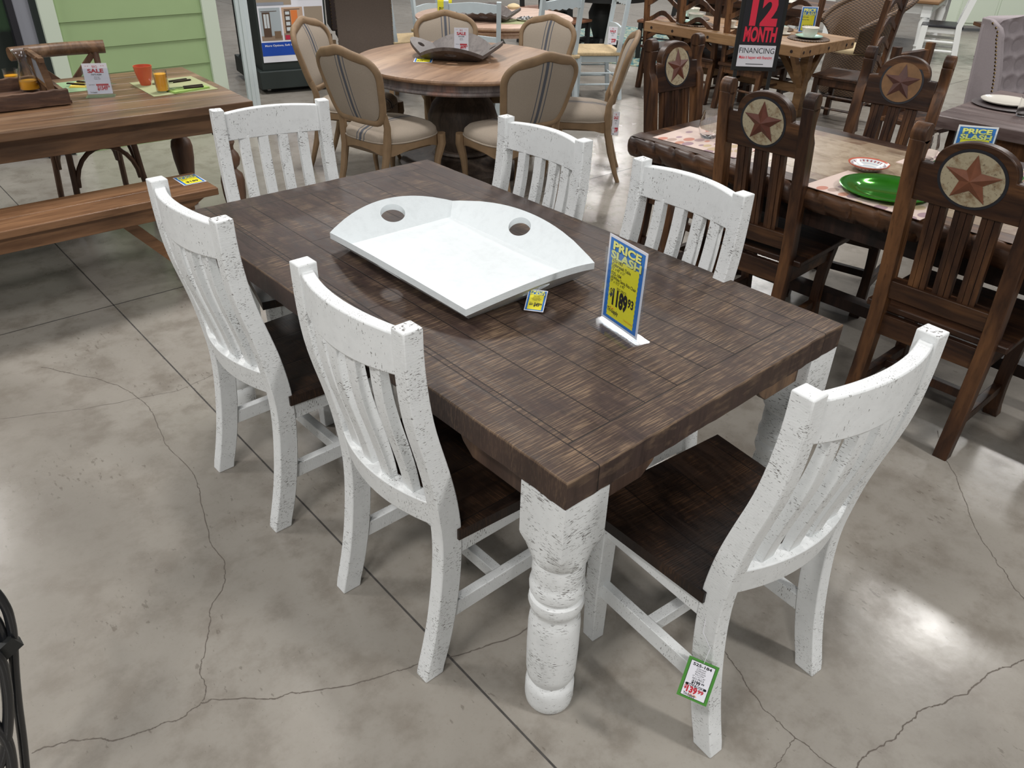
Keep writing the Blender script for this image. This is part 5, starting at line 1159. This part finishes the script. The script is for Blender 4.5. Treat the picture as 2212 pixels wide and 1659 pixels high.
# grey-brown table on the right
GT2 = thing('dining_table', 'grey-brown wooden table with a white plate at the right frame edge', 'table', (3.06, -.02, 0), radians(2))
g = MB()
for i in range(6): g.box(0 + i * .16, .158 + i * .16, -1.7, 0, .70, .76)
part('tabletop', g, M['greywood'], GT2, .004)
g = MB(); g.box(.05, .07, -1.62, -.08, .61, .70); g.box(.88, .90, -1.62, -.08, .61, .70); g.box(.05, .9, -.10, -.08, .61, .70); part('apron', g, M['rust'], GT2)
for x in (.10, .85): g = MB(); g.box(x - .045, x + .045, -.17, -.08, 0, .61); part('leg', g, M['rust'], GT2)
lathe_thing('woven_charger', 'dark woven placemat under the white plate on the grey-brown table', 'placemat', [(.001, 0), (.17, 0), (.178, .006), (.165, .010), (.001, .009)], 'darkwicker', (3.60, -.18, .762), 36)
lathe_thing('plate', 'glossy cream plate on the dark woven placemat', 'plate', [(.001, .004), (.09, .004), (.13, .018), (.128, .013), (.09, 0), (.001, 0)], 'cream', (3.60, -.17, .773), 40)
lathe_thing('tumbler', 'short clear tumbler beside the cream plate at the right frame edge', 'glass', [(.001, 0), (.036, 0), (.038, .01), (.038, .095), (.0365, .095), (.036, .014), (.001, .012)], 'glass', (3.42, -.325, .762), 28)
BX = thing('side_chair', 'dark wooden chair back with a slanted top, behind the brown star chair', 'chair', (4.38, .73, 0), radians(-96))
g = MB(); g.box(-.02, .02, -.21, .21, .45, .84); part('backrest', g, M['rust'], BX, .004)
for s in (-1, 1):
    g = MB(); g.tube([(0, s * .20, 0), (.0, s * .20, .88)], .02, sq=(.045, .045)); part('back_leg', g, M['rust'], BX)
    g = MB(); g.tube([(.40, s * .20, 0), (.40, s * .20, .42)], .02, sq=(.04, .04)); part('front_leg', g, M['rust'], BX)
g = MB(); g.box(-.01, .43, -.22, .22, .42, .45); part('seat', g, M['rust'], BX, .004)
sb = MB(); sb.lathe([(.001, 0), (.15, 0), (.16, .02), (.15, .04), (.001, .04)], 24); o = part('round_board', sb, M['harvest'], None, loc=(4.62, -.33, .78)); tag(o, 'orange-brown rounded board edge at the right frame edge', 'board')

# far background
def cab(label, loc, rz, sx_, sy_, sz_, mat, doors=2):
    r = thing('cabinet', label, 'cabinet', loc, rz); g = MB(); g.box(0, sx_, 0, sy_, .08, sz_); part('body', g, M[mat], r, .006)
    for i in range(doors): g = MB(); w_ = sx_ / doors; g.box(i * w_ + .02, (i + 1) * w_ - .02, -.015, 0, .12, sz_ - .05); part('door', g, M[mat], r, .004)
    g = MB(); [g.box(x, x + .05, y, y + .05, 0, .08) for x in (0, sx_ - .05) for y in (0, sy_ - .05)]; part('foot', g, M['black'], r); return r
cab('dark blue-grey cabinet at the upper right edge', (13.2, 2.3, 0), radians(-48), 1.6, .5, 1.0, 'darkgreen', 3)
cab('cream cabinet behind the white ladder-back chair', (12.4, 3.6, 0), radians(-48), 1.1, .4, .95, 'trimgreen', 2)
def drape(label, loc, rz, mat, w, h):
    g = MB(); g.grid(lambda u, v: (w * u, .04 * sin(u * 22) * (1 - .3 * v), h * v), 60, 4); o = part('hanging_fabric', g, M[mat], None, solid=.006, smooth=60); o.location = loc; o.rotation_euler = (0, 0, rz); return tag(o, label, 'fabric')
drape('pale blue leaf-patterned fabric hanging at the upper right', (9.3, .95, .0), radians(-45), 'bluefab', .42, 1.3)
drape('pink patterned fabric hanging at the upper right corner', (9.7, .50, .0), radians(-45), 'pinkfab', .6, 1.3)
IR = thing('iron_table_base', 'black cast iron table base with splayed feet behind the white chair', 'table', (10.3, 2.0, 0), radians(-45))
for s in (-1, 1):
    g = MB(); g.tube([(s * .35, -.2, .012), (s * .33, -.14, .06), (s * .30, -.05, .36), (s * .30, .05, .36), (s * .33, .14, .06), (s * .35, .2, .012)], .018, 8); part('leg', g, M['black'], IR)
g = MB(); g.tube([(-.3, 0, .36), (.3, 0, .36)], .016, 8); part('crossbar', g, M['black'], IR); g = MB(); g.box(-.45, .45, -.3, .3, .37, .41); part('tabletop', g, M['rusth'], IR)

# black tubular thing at the lower left edge
T = Vector((-1.42, -.345, 0)); BC = thing('folded_wire_frame', 'black bent tube frame with strapped coils at the lower left edge', 'frame', T)
def bent(pts, r_):
    q = [Vector(p) - T for p in pts]; o_ = [q[0]]
    for a, b, c, d in zip([q[0]] + q[:-2], q[:-1], q[1:], q[2:] + [q[-1]]):
        for k in range(1, 5):
            t = k / 4; o_.append(.5 * ((2 * b) + (c - a) * t + (2 * a - 5 * b + 4 * c - d) * t * t + (3 * b - a - 3 * c + d) * t ** 3))
    g = MB(); g.tube(o_, r_, 12); part('bent_tube', g, M['blackgloss'], BC, smooth=60)
bent([(-1.46, -.33, .640), (-1.41, -.343, .636), (-1.388, -.348, .612), (-1.381, -.35, .566), (-1.384, -.349, .525), (-1.391, -.347, .484), (-1.41, -.343, .402), (-1.428, -.338, .314), (-1.445, -.334, .221), (-1.464, -.329, .125), (-1.489, -.323, .009)], .0088)
bent([(-1.56, -.35, .55), (-1.47, -.36, .545), (-1.433, -.367, .509), (-1.422, -.37, .471), (-1.428, -.368, .415), (-1.443, -.364, .342), (-1.469, -.358, .257), (-1.50, -.350, .19), (-1.56, -.33, .12)], .010)
bent([(-1.56, -.37, .43), (-1.49, -.36, .36), (-1.472, -.357, .30), (-1.469, -.358, .255), (-1.478, -.356, .19), (-1.50, -.35, .10), (-1.53, -.34, .012)], .011)
bent([(-1.55, -.345, .60), (-1.44, -.344, .59), (-1.405, -.344, .553), (-1.403, -.344, .503), (-1.412, -.343, .460), (-1.44, -.339, .42), (-1.52, -.334, .39)], .0085)
g = MB(); g.tube([Vector(p) - T for p in [(-1.50, -.345, .462), (-1.42, -.352, .470), (-1.386, -.350, .486)]], .01, sq=(.026, .030)); part('strap', g, M['black'], BC)
for o in list(bpy.data.objects):
    if o.get('label') == 'x': del o['label']
